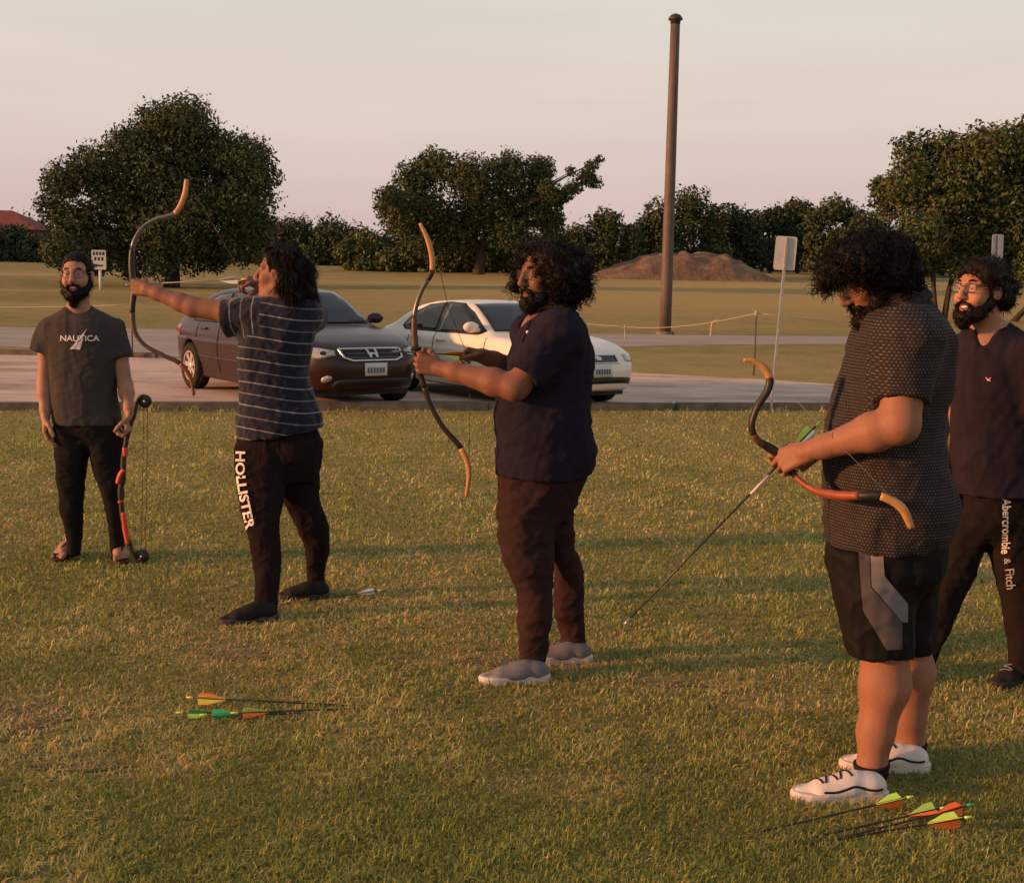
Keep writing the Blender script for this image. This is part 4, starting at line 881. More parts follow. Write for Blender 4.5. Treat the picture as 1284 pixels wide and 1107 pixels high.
# ---------------------------------------------------------------- 2: archer at full draw in a striped T-shirt
def stripe_mat():
    m = bpy.data.materials.new('striped_cotton'); m.use_nodes = True; t = m.node_tree; b = t.nodes['Principled BSDF']; b.inputs['Roughness'].default_value = .9; b.inputs['Specular IOR Level'].default_value = .15
    b.inputs['Sheen Weight'].default_value = .2
    a = t.nodes.new('ShaderNodeAttribute'); a.attribute_name = 'run'; s = t.nodes.new('ShaderNodeSeparateColor'); t.links.new(a.outputs['Color'], s.inputs[0])
    def mth(op, x, y=None):
        n = t.nodes.new('ShaderNodeMath'); n.operation = op
        for i, q in enumerate((x, y)):
            if q is None: continue
            if isinstance(q, (int, float)): n.inputs[i].default_value = q
            else: t.links.new(q, n.inputs[i])
        return n.outputs[0]
    fr = mth('FRACT', mth('MULTIPLY', s.outputs[0], 1 / 0.0545)); line = mth('LESS_THAN', fr, 0.105)
    fr2 = mth('FRACT', mth('MULTIPLY', s.outputs[0], 1 / 0.109)); alt = mth('ADD', mth('MULTIPLY', mth('LESS_THAN', fr2, 0.5), 0.35), 0.65)
    x = t.nodes.new('ShaderNodeMix'); x.data_type = 'RGBA'; x.inputs[6].default_value = (0.010, 0.013, 0.026, 1); x.inputs[7].default_value = (0.19, 0.19, 0.20, 1)
    t.links.new(mth('MULTIPLY', line, alt), x.inputs[0]); t.links.new(x.outputs[2], b.inputs['Base Color'])
    tcn = t.nodes.new('ShaderNodeTexCoord'); n2 = t.nodes.new('ShaderNodeTexNoise'); n2.inputs['Scale'].default_value = 420; t.links.new(tcn.outputs['Object'], n2.inputs['Vector'])
    bp = t.nodes.new('ShaderNodeBump'); bp.inputs['Strength'].default_value = .25; bp.inputs['Distance'].default_value = .01; t.links.new(n2.outputs['Fac'], bp.inputs['Height']); t.links.new(bp.outputs[0], b.inputs['Normal'])
    return m
def man_two():
    Y = 5.95; b = G(345, 768); root = empty('person', (b[0], Y, 0))
    tag(root, 'long-haired archer at full draw in navy T-shirt with thin pale stripes', 'person')
    H = Head(P(350, 345, Y + .02), (-.985, .10, .06), k=1.0)
    top = rows_px(Y, [(372, 330, 388, .07), (377, 318, 396, .085), (384, 309, 400, .10), (396, 305, 400, .115), (415, 301, 396, .125), (440, 298, 391, .13), (470, 299, 387, .132), (498, 300, 395, .145), (520, 298, 403, .158), (550, 298, 405, .162)])
    sh, el, wr = P(318, 396, Y - .02), P(242, 385, Y + .02), P(187, 364, Y + .06); sh2, el2, wr2 = P(384, 396, Y + .03), P(394, 392, Y + .30), P(331, 357, Y + .17)
    slv = P(283, 399, Y); slv2 = P(390, 397, Y + .2)
    hips = rows_px(Y, [(496, 315, 384, .09), (518, 309, 392, .105), (535, 304, 398, .118), (552, 299, 402, .138), (580, 296, 401, .132), (602, 304, 392, .08)])
    l1 = rows_px(Y, [(560, 296, 358, .10, -.04), (580, 294, 358, .096, -.06), (600, 295, 357, .090, -.08), (621, 298, 356, .085, -.09), (640, 302, 353, .08, -.11), (658, 307, 351, .074, -.13), (690, 315, 353, .068, -.16), (720, 319, 350, .056, -.19), (752, 320, 348, .047, -.21), (770, 321, 347, .045, -.21)])
    l2 = rows_px(Y, [(555, 342, 403, .10, .02), (575, 346, 402, .095, .05), (600, 349, 400, .088, .07), (618, 351, 400, .084, .09), (635, 358, 404, .08, .11), (658, 371, 411, .074, .14), (695, 384, 411, .062, .18), (728, 386, 407, .049, .21), (745, 387, 406, .046, .21)])
    lo, hi = bounds(P(160, 330, Y), P(400, 305, Y + .36), P(420, 600, Y), P(300, 795, Y - .25), m=.14); F = Field(lo, hi, .0048)
    F.loft(inner(top)); add_head(F, H, P(360, 378, Y + .01), .056)
    add_arm(F, sh, el, wr, (.056, .047, .043, .030)); add_arm(F, sh2, el2, wr2, (.052, .045, .042, .029))
    GR = P(170, 362, Y + .075)                       # bow grip
    d = unit(unit(GR - wr) + np.array([0, 0, .10])); nrm = np.array([0.0, 0.0, 0.0]) + np.cross(d, (0, 0, 1.0)) * -1
    add_hand(F, wr, d, np.array([0.12, 1.0, 0]), False, (70, 82, 55), [(0.55, 0.5, 0.75), (0.5, -.1, 0.9), (0.2, -.3, 0.9)], k=1.0)
    add_hand(F, wr2, unit(P(304, 349, Y + .10) - wr2), np.array([.2, .5, -.6]), True, (52, 75, 45), [(.6, .5, .5), (.6, .2, .8), (.5, 0, .9)])
    F.loft(hips, inset=.035); F.loft(l1, inset=.018); F.loft(l2, inset=.018); body_mesh(root, F, H, SK2); face_bits(root, H)
    # long straight hair
    def carve(F):
        F.ell(H.p(.094, 0, -.002), (.078, .140, .112), H.M(), .012, sub=True); F.ell(H.p(-.004, .09, -.010), (.028, .035, .034), H.M(), .006, sub=True); F.ell(H.p(-.004, -.09, -.010), (.028, .035, .034), H.M(), .006, sub=True)
    v, f = hair_blobs([(357, 333, 25), (346, 328, 19), (340, 326, 13), (370, 343, 23), (374, 358, 20, .01), (380, 372, 14, 0), (385, 380, 9, 0), (362, 352, 18, -.05), (365, 365, 14, -.05), (370, 350, 20, .07), (376, 370, 14, .05), (348, 330, 19, .05), (358, 326, 15, -.045), (374, 376, 12, -.03), (336, 321, 8, -.02), (388, 368, 9, -.02), (368, 372, 12, -.07)], Y + .02, .006, .02, carve)
    hair_mesh('hair', root, v, f, 2600, 'straight', 8, keep=lambda v, n: (H.local(v)[:, 0] < -.015) | ((H.local(v)[:, 2] > .095) & (H.local(v)[:, 0] < .04)), L=.055, amp=.010, scale=16, thick=.0016)
    lo, hi = bounds(P(270, 365, Y - .08), P(410, 560, Y), P(392, 390, Y + .2), m=.15); F = Field(lo, hi, .006); F.loft(top); F.cone(sh, slv, .088, .092, .035, cut=.004); F.cone(sh2, slv2, .082, .084, .03, cut=.004)
    hl, hr = P(299, 552, Y), P(404, 535, Y); nn = unit(np.cross(hr - hl, (0, 1.0, 0))); nn = nn if nn[2] < 0 else -nn; F.plane_cut((hl + hr) / 2, nn, .004, lo=hl - np.array([.2, .4, .2]), hi=hr + np.array([.2, .4, .05]))
    ax = unit(slv - sh); ax2 = unit(slv2 - sh2)
    def run(v):
        a = (v - sh) @ ax; ra_ = np.linalg.norm((v - sh) - a[:, None] * ax, axis=1); z = v[:, 2] + 0.018 * np.sin((v[:, 0] - b[0]) * 9) + .05 * (v[:, 0] - b[0]) * np.clip((1.0 - v[:, 2]) * 2, 0, 1)
        w_ = np.where((a > -0.055) & (ra_ < .125), 1.0, 0.0); u = np.where(w_ > 0, a + 0.35, z)
        a2 = (v - sh2) @ ax2; u = np.where((a2 > .05), a2 + .1, u); return {'run': np.stack([u, u, u], 1).astype(np.float32)}
    o, sm = cloth('shirt', F, stripe_mat(), root, .007, 5.5, 31, (1, 1, .6), attr=run)
    lo, hi = bounds(P(290, 525, Y - .2), P(415, 775, Y + .2), m=.14); F = Field(lo, hi, .006); F.loft(hips, k=.03); F.loft(l1, k=.03); F.loft(l2, k=.03)
    o, tm = cloth('trousers', F, fabric('maroon_black_fleece', (0.017, 0.011, 0.012)), root, .007, 5.5, 33, (1, 1, .8)); tr = bvh_of(*tm)
    lettering(root, 'HOLLISTER', [(302.0, 566), (301.8, 583), (302.6, 598), (304.6, 613), (308.3, 632), (314.8, 663)], 10.5, tr, mat('print_cream', (0.74, 0.66, 0.56), .8), 0.028)
    shm = mat('black_suede', (0.016, 0.013, 0.013), .85, .2, .2, 20)
    shoe(root, G(349, 775), G(272, 783), shm, grey_rub, .285, P(335, 757, Y - .20)); shoe(root, G(414, 748), G(356, 751), shm, grey_rub, .275, P(397, 733, Y + .2))
    return GR, Y
grip2, Y2 = man_two()
# ---------------------------------------------------------------- 3: archer in the navy polo
def man_three():
    Y = 5.05; b = G(690, 846); root = empty('person', (b[0], Y, 0))
    tag(root, 'stout archer with big curly hair in navy polo shirt and maroon trousers', 'person')
    H = Head(P(683, 347, Y - .02), (-.84, -.54, -.04), k=1.02)
    top = rows_px(Y, [(386, 672, 716, .07), (391, 664, 722, .10), (398, 656, 729, .15), (408, 650, 736, .19), (424, 645, 741, .215), (445, 637, 744, .22), (470, 630, 743, .215), (500, 623, 740, .21), (520, 621, 740, .21), (545, 621, 746, .215), (565, 622, 748, .215), (580, 622, 746, .215), (594, 622, 741, .21)])
    sh, el, wr = P(702, 420, Y - .20), P(646, 486, Y - .27), P(553, 462, Y - .14); sh2, el2, wr2 = P(668, 420, Y + .19), P(672, 472, Y + .26), P(606, 447, Y + .07)
    hips = rows_px(Y, [(540, 640, 728, .16), (562, 634, 735, .175), (585, 627, 738, .185), (605, 624, 731, .18), (630, 624, 721, .155), (652, 630, 712, .10)])
    l1 = rows_px(Y, [(620, 624, 700, .11, -.06), (650, 624, 698, .108, -.07), (680, 626, 695, .10, -.08), (705, 632, 693, .092, -.09), (735, 646, 692, .08, -.10), (765, 649, 692, .075, -.115), (800, 650, 688, .064, -.125), (834, 651, 682, .05, -.13), (842, 652, 681, .048, -.13)])
    l2 = rows_px(Y, [(620, 660, 722, .11, .06), (650, 668, 718, .105, .07), (680, 685, 722, .095, .08), (712, 695, 731, .085, .09), (740, 695, 733, .078, .10), (766, 696, 733, .07, .11), (800, 703, 734, .056, .125), (816, 705, 733, .05, .13), (822, 706, 732, .048, .13)])
    lo, hi = bounds(P(505, 440, Y - .28), P(760, 300, Y + .3), P(650, 865, Y - .2), P(740, 600, Y + .2), m=.13); F = Field(lo, hi, .0048)
    F.loft(inner(top)); add_head(F, H, P(697, 392, Y), .066)
    add_arm(F, sh, el, wr, (.066, .051, .054, .034)); add_arm(F, sh2, el2, wr2, (.066, .052, .048, .034))
    GR = P(522, 452, Y - .12)
    d = unit(P(515, 453, Y - .14) - wr); add_hand(F, wr, d, (0.15, 1.0, 0.05), False, (72, 80, 55), [(0.6, 0.5, 0.7), (0.7, 0.0, 0.75), (0.4, -.3, 0.9)], k=1.05)
    add_hand(F, wr2, unit(P(583, 443, Y + .03) - wr2), (.1, -.6, -.8), True, (45, 70, 40), [(.8, .3, .5), (.9, .1, .4), (.9, 0, .3)], k=1.0)
    F.loft(hips, inset=.035); F.loft(l1, inset=.018); F.loft(l2, inset=.018); body_mesh(root, F, H, SK3); face_bits(root, H); beard(root, H, 15, L=.012, full=1.0, n=700, curl=.018)
    def carve(F):
        F.ell(H.p(.080, 0, -.025), (.060, .066, .092), H.M(), .012, sub=True)
    v, f = hair_blobs([(690, 325, 24), (668, 322, 17), (675, 322, 19, .05), (713, 332, 24), (722, 355, 18), (702, 360, 22, -.04), (716, 372, 13), (728, 346, 12), (700, 340, 24, .10), (705, 345, 22, -.10), (690, 330, 22, -.07), (654, 332, 9, .03), (648, 346, 8, .06), (646, 360, 7, .07), (652, 320, 8, .02), (733, 366, 8), (700, 372, 13, .04), (662, 345, 10, .11), (730, 330, 10)], Y, .0065, .02, carve)
    hair_mesh('hair', root, v, f, 1700, 'curl', 18, L=.050, amp=.008, scale=24, thick=.0017); glasses(root, H, mat('brown_frame', (0.035, 0.014, 0.010), .3, .5), .025, .018, .0013)
    lo, hi = bounds(P(615, 380, Y - .25), P(755, 610, Y + .25), P(640, 480, Y - .3), m=.16); F = Field(lo, hi, .0062); F.loft(top, k=.03)
    se = sh + (el - sh) * .80; F.cone(sh, se, .105, .083, .05, cut=.004); se2 = sh2 + (el2 - sh2) * .8; F.cone(sh2, se2, .10, .085, .05, cut=.004)
    F.ell(H.p(.07, 0, -.175), (.07, .055, .05), H.M(), .012, sub=True)
    nav = fabric('navy_pique', (0.018, 0.0155, 0.027), .10, .35, 300); o, sm = cloth('polo_shirt', F, nav, root, .008, 4.2, 51, (1, 1, .9)); tr = bvh_of(*sm)
    nk = P(697, 391, Y); pts = []
    for a in np.linspace(-2.6, 2.6, 23):
        d_ = math.cos(a) * -H.f + math.sin(a) * H.r; pts.append(nk + np.array([d_[0], d_[1], 0]) * .078 + np.array([0, 0, .008 + .028 * math.cos(a)]))
    v, f = sweep(pts, .006, .020, np.array([0, 0, 1.0]), 8); mk('collar', v, f, nav, root)
    v, f = on_cloth([(662, 402), (666, 402.5), (655, 430), (650.5, 428)], 2.5, tr, .006); mk('placket', v, f, nav, root)
    v, f = sphere(P(661.5, 416.5, float(np.interp(0, [0, 1], [Y - .2, Y]))), .007, 6, 10)
    hit = tr.ray_cast(Vector(CAM), Vector(unit(ray(661.5, 416.5))))[0]; v = v - v.mean(0) + np.array(hit); mk('button', v, f, mat('pearl_button', (0.7, 0.66, 0.6), .3), root)
    lo, hi = bounds(P(618, 555, Y - .2), P(750, 845, Y + .2), m=.16); F = Field(lo, hi, .0062); F.loft(hips, k=.03); F.loft(l1, k=.03); F.loft(l2, k=.03)
    o, tm = cloth('trousers', F, fabric('maroon_fleece', (0.034, 0.019, 0.019), .15), root, .009, 4.6, 53, (1, 1, 1.0)); tr = bvh_of(*tm)
    v, f = on_cloth([(658, 590), (659.5, 591), (651, 607), (649.5, 606)], 3, tr, .004); mk('pocket', v, f, mat('dark_seam', (0.012, 0.008, 0.008), .9), root)
    sm_ = mat('grey_canvas', (0.165, 0.155, 0.165), .9, .15, .12, 30, .3, 300); shoe(root, G(690, 852), G(597, 856), sm_, white_rub, .295, P(668, 844, Y - .13), fat=.95, hk=.80, sole=.03); shoe(root, G(743, 828), G(686, 829), sm_, white_rub, .285, P(719, 822, Y + .13), fat=.95, hk=.80, sole=.03)
    return GR, Y, P(586, 446, Y + .0)
grip3, Y3, nock3 = man_three()
# ---------------------------------------------------------------- 4: archer nocking an arrow, patterned shirt and shorts
def dash_mat():
    m = bpy.data.materials.new('dashed_print'); m.use_nodes = True; t = m.node_tree; b = t.nodes['Principled BSDF']; b.inputs['Roughness'].default_value = .85; b.inputs['Specular IOR Level'].default_value = .2
    a = t.nodes.new('ShaderNodeAttribute'); a.attribute_name = 'run'
    br = t.nodes.new('ShaderNodeTexBrick'); br.offset = .5; br.inputs['Scale'].default_value = 1.0; br.inputs['Brick Width'].default_value = .0125; br.inputs['Row Height'].default_value = .0098
    br.inputs['Mortar Size'].default_value = .0033; br.inputs['Mortar Smooth'].default_value = .15; br.inputs['Color1'].default_value = (0.105, .088, .082, 1); br.inputs['Color2'].default_value = (.060, .051, .050, 1); br.inputs['Mortar'].default_value = (0.017, .0135, .0145, 1)
    t.links.new(a.outputs['Vector'], br.inputs['Vector']); t.links.new(br.outputs['Color'], b.inputs['Base Color'])
    return m
def man_four():
    Y = 3.98; b = G(1095, 988); root = empty('person', (b[0], Y, 0))
    tag(root, 'heavy curly-haired archer in dotted dark shirt and black shorts nocking an arrow', 'person')
    H = Head(P(1091, 349, Y), (-.80, -.13, -.50), (-.35, 0, 1), k=1.0)
    top = rows_px(Y, [(374, 1112, 1160, .06), (380, 1098, 1166, .09), (390, 1085, 1174, .14), (405, 1078, 1183, .185), (425, 1070, 1191, .21), (450, 1064, 1192, .21), (488, 1052, 1190, .205), (515, 1044, 1184, .20), (540, 1039, 1180, .20), (580, 1037, 1182, .205), (605, 1036, 1190, .215), (632, 1037, 1196, .22), (655, 1037, 1191, .218), (682, 1037, 1180, .212)])
    sh, el, wr = P(1137, 428, Y - .20), P(1128, 532, Y - .27), P(1013, 566, Y - .12); sh2, el2, wr2 = P(1105, 430, Y + .20), P(1080, 535, Y + .24), P(1019, 566, Y + .07)
    shr = rows_px(Y, [(640, 1052, 1176, .18), (664, 1045, 1182, .195), (690, 1041, 1182, .20), (715, 1043, 1178, .19), (736, 1050, 1168, .14)])
    s1 = rows_px(Y, [(690, 1042, 1152, .118, -.075), (715, 1043, 1150, .116, -.08), (745, 1046, 1148, .113, -.085), (780, 1051, 1145, .11, -.09), (818, 1057, 1142, .108, -.095)])
    s2 = rows_px(Y, [(690, 1066, 1181, .113, .075), (715, 1070, 1180, .112, .08), (745, 1080, 1177, .11, .09), (780, 1090, 1172, .107, .10), (812, 1096, 1168, .105, .105)])
    lo, hi = bounds(P(955, 580, Y - .15), P(1170, 300, Y + .3), P(1205, 630, Y - .28), P(1070, 1012, Y - .2), m=.14); F = Field(lo, hi, .0046)
    F.loft(inner(top)); add_head(F, H, P(1132, 386, Y), .064)
    add_arm(F, sh, el, wr, (.074, .059, .060, .034)); add_arm(F, sh2, el2, wr2, (.074, .06, .054, .034))
    GR = P(983, 578, Y - .06)
    d = unit(P(982, 577, Y - .08) - wr); add_hand(F, wr, d, (0.35, .85, -.45), False, ((28, 52, 34), (44, 60, 40), (54, 66, 44), (60, 70, 46)), [(0.85, 0.40, 0.35), (0.95, 0.05, 0.30), (0.9, -.2, 0.35)], k=1.08, splay=.09)
    add_hand(F, wr2, unit(P(980, 590, Y - .015) - wr2), (-.1, -.8, .45), True, ((38, 50, 35), (55, 65, 40), (65, 70, 40), (70, 70, 40)), [(0.8, 0.35, 0.35), (0.9, 0.1, 0.4), (0.9, -.1, 0.3)], k=1.06)
    F.loft(shr, inset=.035)
    k1, a1 = P(1111, 800, Y - .09), P(1093, 962, Y - .105); k2, a2 = P(1133, 790, Y + .10), P(1141, 938, Y + .10)
    F.cone(P(1102, 725, Y - .085), k1, .085, .078, .03); F.cone(P(1125, 725, Y + .085), k2, .085, .078, .03); F.cone(P(1110, 690, Y), P(1102, 725, Y - .085), .09, .085, .03); F.cone(P(1110, 690, Y), P(1125, 725, Y + .085), .09, .085, .03)
    for k_, a_, cb in ((k1, a1, .013), (k2, a2, .016)):
        m1 = k_ + (a_ - k_) * .36 + np.array([cb, 0, 0]); m2 = k_ + (a_ - k_) * .72; F.cone(k_, m1, .077, .079, .02); F.cone(m1, m2, .078, .056, .03); F.cone(m2, a_, .056, .047, .03); F.cone(a_, np.array([a_[0], a_[1], .06]), .047, .042, .02)
    body_mesh(root, F, H, SK4); face_bits(root, H); beard(root, H, 25, L=.028, full=1.12, n=1100, curl=.024)
    def carve(F):
        F.ell(H.p(.090, 0, -.040), (.068, .082, .092), H.M(), .012, sub=True); F.ell(H.p(.02, 0, -.085), (.09, .09, .06), H.M(), .012, sub=True)
    v, f = hair_blobs([(1088, 318, 28), (1062, 324, 22), (1113, 322, 30), (1134, 342, 22), (1046, 336, 16), (1036, 349, 11), (1030, 360, 7), (1078, 330, 26, .07), (1078, 330, 26, -.07), (1110, 345, 26, -.05), (1110, 345, 26, .08), (1141, 358, 13), (1050, 338, 12, -.05), (1062, 328, 18, -.06), (1052, 344, 11, .06), (1040, 352, 7, -.03), (1128, 356, 16, -.04)], Y, .006, .018, carve)
    hair_mesh('hair', root, v, f, 2300, 'curl', 28, L=.048, amp=.008, scale=26, thick=.0015); glasses(root, H, mat('thin_wire_frame', (0.25, 0.2, 0.16), .3, .6, metal=.7), .024, .019, .0010)
    # shirt
    lo, hi = bounds(P(1030, 365, Y - .3), P(1205, 690, Y + .3), P(1120, 510, Y - .34), m=.16); F = Field(lo, hi, .0062); F.loft(top, k=.03)
    se = sh + (el - sh) * .74; F.cone(sh, se, .118, .086, .05, cut=.004); se2 = sh2 + (el2 - sh2) * .74; F.cone(sh2, se2, .112, .09, .05, cut=.004)
    hl, hr = P(1034, 677, Y), P(1180, 664, Y); 
    ax = unit(se - sh)
    def run(v):
        th = np.arctan2(v[:, 1] - Y, v[:, 0] - b[0]); u = th * .24; z = v[:, 2]; a = (v - sh) @ ax; rr = np.linalg.norm((v - sh) - a[:, None] * ax, axis=1)
        sl_ = (rr < .125) & (a > 0.02) & (v[:, 1] < Y - .12); u = np.where(sl_, (v[:, 0] - sh[0]) * 1.1, u); return {'run': np.stack([u, z, z * 0], 1).astype(np.float32) + 5}
    dm = dash_mat(); o, sm = cloth('shirt', F, dm, root, .009, 4.0, 71, (1, 1, .7), attr=run); tr = bvh_of(*sm)
    nk = P(1134, 384, Y); pts = []
    for a in np.linspace(-2.5, 2.5, 23):
        d_ = math.cos(a) * np.array([.93, 0, .25]) + math.sin(a) * np.array([0, 1.0, 0]); pts.append(nk + d_ * .077 + np.array([0, 0, .012 + .016 * math.cos(a)]))
    v, f = sweep(pts, .006, .021, np.array([0, 0, 1.0]), 8); mk('collar', v, f, fabric('collar_dark', (0.038, 0.031, 0.031)), root)
    # shorts
    lo, hi = bounds(P(1035, 655, Y - .2), P(1190, 820, Y + .2), m=.16); F = Field(lo, hi, .006); F.loft(shr, k=.03); F.loft(s1, k=.03); F.loft(s2, k=.03)
    o, tm = cloth('shorts', F, fabric('black_polyester', (0.011, 0.010, 0.010), .1, .15, 300, .6), root, .009, 4.5, 73, (1, 1, .5)); tr = bvh_of(*tm)
    v, f = on_cloth([(1091, 682), (1107, 682), (1109, 722), (1138, 757), (1138, 780), (1131, 780), (1093, 735)], 5, tr, .004); mk('side_panel', v, f, fabric('grey_panel', (0.175, 0.160, 0.165)), root)
    v, f = on_cloth([(1076, 690), (1090, 690), (1092, 736), (1131, 781), (1131, 814), (1112, 815), (1082, 765)], 5, tr, .0035); mk('side_panel', v, f, fabric('dark_grey_panel', (0.080, 0.072, 0.076)), root)
    # socks and shoes
    lk = mat('black_lace', (0.012, 0.011, 0.012), .9); wh = mat('white_leather', (0.60, 0.54, 0.50), .6, .3, .08, 20, .1, 150); sk = fabric('black_sock', (0.018, 0.017, 0.019), .1, .5, 260)
    for a_, ztop in ((a1, P(1092, 956, Y - .105)[2]), (a2, P(1141, 931, Y + .1)[2])):
        lo, hi = bounds(a_, (a_[0], a_[1], .05), m=.1); F = Field(lo, hi, .004); F.cone((a_[0], a_[1], .04), (a_[0] - .002, a_[1], ztop), .055, .060, .01, cut=.003); v, f = F.surface(1); mk('sock', v, f, sk, root)
    for hp, tp, ank, L in ((G(1113, 999), G(990, 1001), P(1092, 981, Y - .105), .315), (G(1166, 964), G(1060, 962), P(1142, 950, Y + .1), .305)):
        so_, (v, f) = shoe(root, hp, tp, wh, white_rub, L, ank, lace=lk, fat=.93, sole=.030, hk=.76); tr = bvh_of(v, f)
        d = unit(np.array([tp[0] - hp[0], tp[1] - hp[1], 0])); base = np.array([hp[0], hp[1], 0]); s_ = np.array([-d[1], d[0], 0]); kk = L / .29
        ln = []
        for (a, h_) in ((.205, .034), (.170, .035), (.140, .043), (.118, .050), (.098, .047), (.075, .040), (.050, .038), (.03, .039)):
            for sg in (1,):
                o_ = base + d * a * kk + s_ * .2 * sg * (1 if s_[1] < 0 else -1) + np.array([0, 0, h_ * kk]); h = tr.ray_cast(Vector(o_), Vector(-s_ * sg * (1 if s_[1] < 0 else -1)))
                if h[0] is not None: ln.append(np.array(h[0]) + np.array(h[1]) * .001)
        if len(ln) > 2: v, f = sweep(spline(ln, 6), .0042, .0016, np.array([0, -1.0, 0]), 6); mk('side_stripe', v, f, lk, so_)
    return GR, Y
grip4, Y4 = man_four()
# ---------------------------------------------------------------- 5: smiling man at the right edge
def man_five():
    Y = 5.0; b = G(1225, 860); root = empty('person', (b[0], Y, 0))
    tag(root, 'smiling bearded man with glasses in navy V-neck, cut by the right edge', 'person')
    H = Head(P(1229, 366, Y - .04), (-.86, -.50, .05), k=1.0)
    top = rows_px(Y, [(403, 1226, 1264, .060), (411, 1215, 1275, .080), (420, 1204, 1289, .103), (432, 1197, 1298, .125), (450, 1194, 1303, .14), (480, 1193, 1304, .145), (520, 1193, 1300, .14), (560, 1192, 1296, .14), (600, 1193, 1298, .152), (618, 1196, 1302, .158)])
    sh, el, wr = P(1288, 448, Y - .12), P(1314, 540, Y - .12), P(1326, 612, Y - .16); sh2, el2, wr2 = P(1206, 446, Y + .10), P(1190, 530, Y + .10), P(1176, 602, Y + .0)
    hips = rows_px(Y, [(590, 1210, 1290, .10), (612, 1203, 1297, .122), (632, 1197, 1301, .135), (655, 1194, 1302, .125), (678, 1200, 1292, .08)])
    l1 = rows_px(Y, [(640, 1194, 1246, .10, .015), (660, 1188, 1240, .097, .02), (690, 1178, 1231, .092, .03), (720, 1167, 1220, .085, .04), (750, 1157, 1207, .078, .05), (790, 1148, 1190, .068, .06), (825, 1142, 1174, .056, .06), (845, 1139, 1168, .05, .06)])
    l2 = rows_px(Y, [(640, 1242, 1303, .10, -.015), (660, 1238, 1303, .097, -.02), (690, 1239, 1303, .092, -.02), (720, 1248, 1302, .085, -.03), (750, 1256, 1301, .078, -.03), (790, 1263, 1300, .068, -.04), (830, 1265, 1297, .056, -.05), (846, 1266, 1295, .05, -.05)])
    lo, hi = bounds(P(1140, 320, Y - .2), P(1315, 870, Y + .2), P(1335, 640, Y - .3), m=.12); F = Field(lo, hi, .005)
    F.loft(inner(top)); add_head(F, H, P(1240, 416, Y - .01), .057, smile=True); add_arm(F, sh, el, wr, (.05, .042, .042, .028)); add_arm(F, sh2, el2, wr2, (.05, .042, .042, .028))
    add_hand(F, wr, (0, -.15, -1), (-.6, .6, 0), False, (25, 30, 20)); add_hand(F, wr2, (-.2, -.2, -1), (.8, .3, 0), True, (25, 30, 20))
    F.loft(hips, inset=.035); F.loft(l1, inset=.018); F.loft(l2, inset=.018); body_mesh(root, F, H, SK5); face_bits(root, H, teeth=True); beard(root, H, 35, L=.020, full=1.05, n=800, curl=.018, smile=True)
    def carve(F):
        F.ell(H.p(.070, 0, -.025), (.062, .095, .092), H.M(), .01, sub=True)
        for s_ in (-1, 1): F.ell(H.p(-.004, s_ * .086, -.004), (.026, .022, .030), H.M(), .006, sub=True)
    v, f = hair_blobs([(1240, 351, 27), (1226, 344, 19), (1221, 344, 14, .03), (1254, 363, 21), (1258, 378, 13), (1238, 345, 23, .06), (1236, 346, 22, -.06), (1252, 372, 14, .05), (1252, 368, 16, -.05), (1262, 362, 12), (1218, 342, 11, -.04)], Y - .02, .006, .018, carve)
    hair_mesh('hair', root, v, f, 1500, 'short', 38, L=.030, amp=.005, scale=22, thick=.0014); glasses(root, H, frame_blk, .0255, .018, .0021)
    lo, hi = bounds(P(1185, 405, Y - .2), P(1310, 640, Y + .2), m=.14); F = Field(lo, hi, .006); F.loft(top)
    se = sh + (el - sh) * .72; se2 = sh2 + (el2 - sh2) * .6; F.cone(sh, se, .078, .074, .04, cut=.004); F.cone(sh2, se2, .074, .07, .04, cut=.004)
    F.cone(P(1240, 400, Y - .11), P(1228, 442, Y - .145), .080, .018, .006, sub=True); F.ell(P(1240, 405, Y), (.075, .08, .05), None, .008, sub=True)
    o, sm = cloth('shirt', F, fabric('navy_cotton', (0.022, 0.017, 0.024)), root, .007, 4.5, 91, (1, 1, .5)); tr = bvh_of(*sm)
    v, f = on_cloth([(1235.5, 472), (1239, 475), (1243.5, 472.5), (1241, 475.5), (1242.5, 478), (1238, 477.5)], 2, tr, .004); mk('chest_emblem', v, f, mat('print_pink', (0.62, 0.30, 0.28), .8), root, smooth=False)
    lo, hi = bounds(P(1140, 610, Y - .2), P(1310, 850, Y + .2), m=.14); F = Field(lo, hi, .006); F.loft(hips, k=.03); F.loft(l1, k=.03); F.loft(l2, k=.03)
    o, tm = cloth('trousers', F, fabric('black_fleece', (0.016, 0.012, 0.012)), root, .006, 5, 93, (1, 1, .8)); tr = bvh_of(*tm)
    cr = mat('print_cream', (0.74, 0.66, 0.56), .8); lettering(root, 'Abercrombie', [(1261.5, 625), (1262.0, 652), (1261.5, 694)], 10.5, tr, cr, .02)
    lettering(root, '&', [(1263, 699.5), (1263.8, 707)], 7.5, tr, mat('print_cream_shaded', (0.34, 0.31, 0.29), .8), .01); lettering(root, 'Fitch', [(1266, 713), (1268.5, 738)], 11, tr, mat('print_cream_shaded', (0.34, 0.31, 0.29), .8), .01)  # same cream print out of the sun, its shade put into a darker colour
    bl = mat('black_suede', (0.016, 0.013, 0.013), .85); shoe(root, G(1290, 846), G(1250, 862), bl, black_rub, .285, P(1281, 840, Y - .05), lace=mat('grey_lace', (0.2, .19, .19), .8)); shoe(root, G(1166, 850), G(1120, 858), bl, black_rub, .285, P(1153, 842, Y + .06))
man_five()
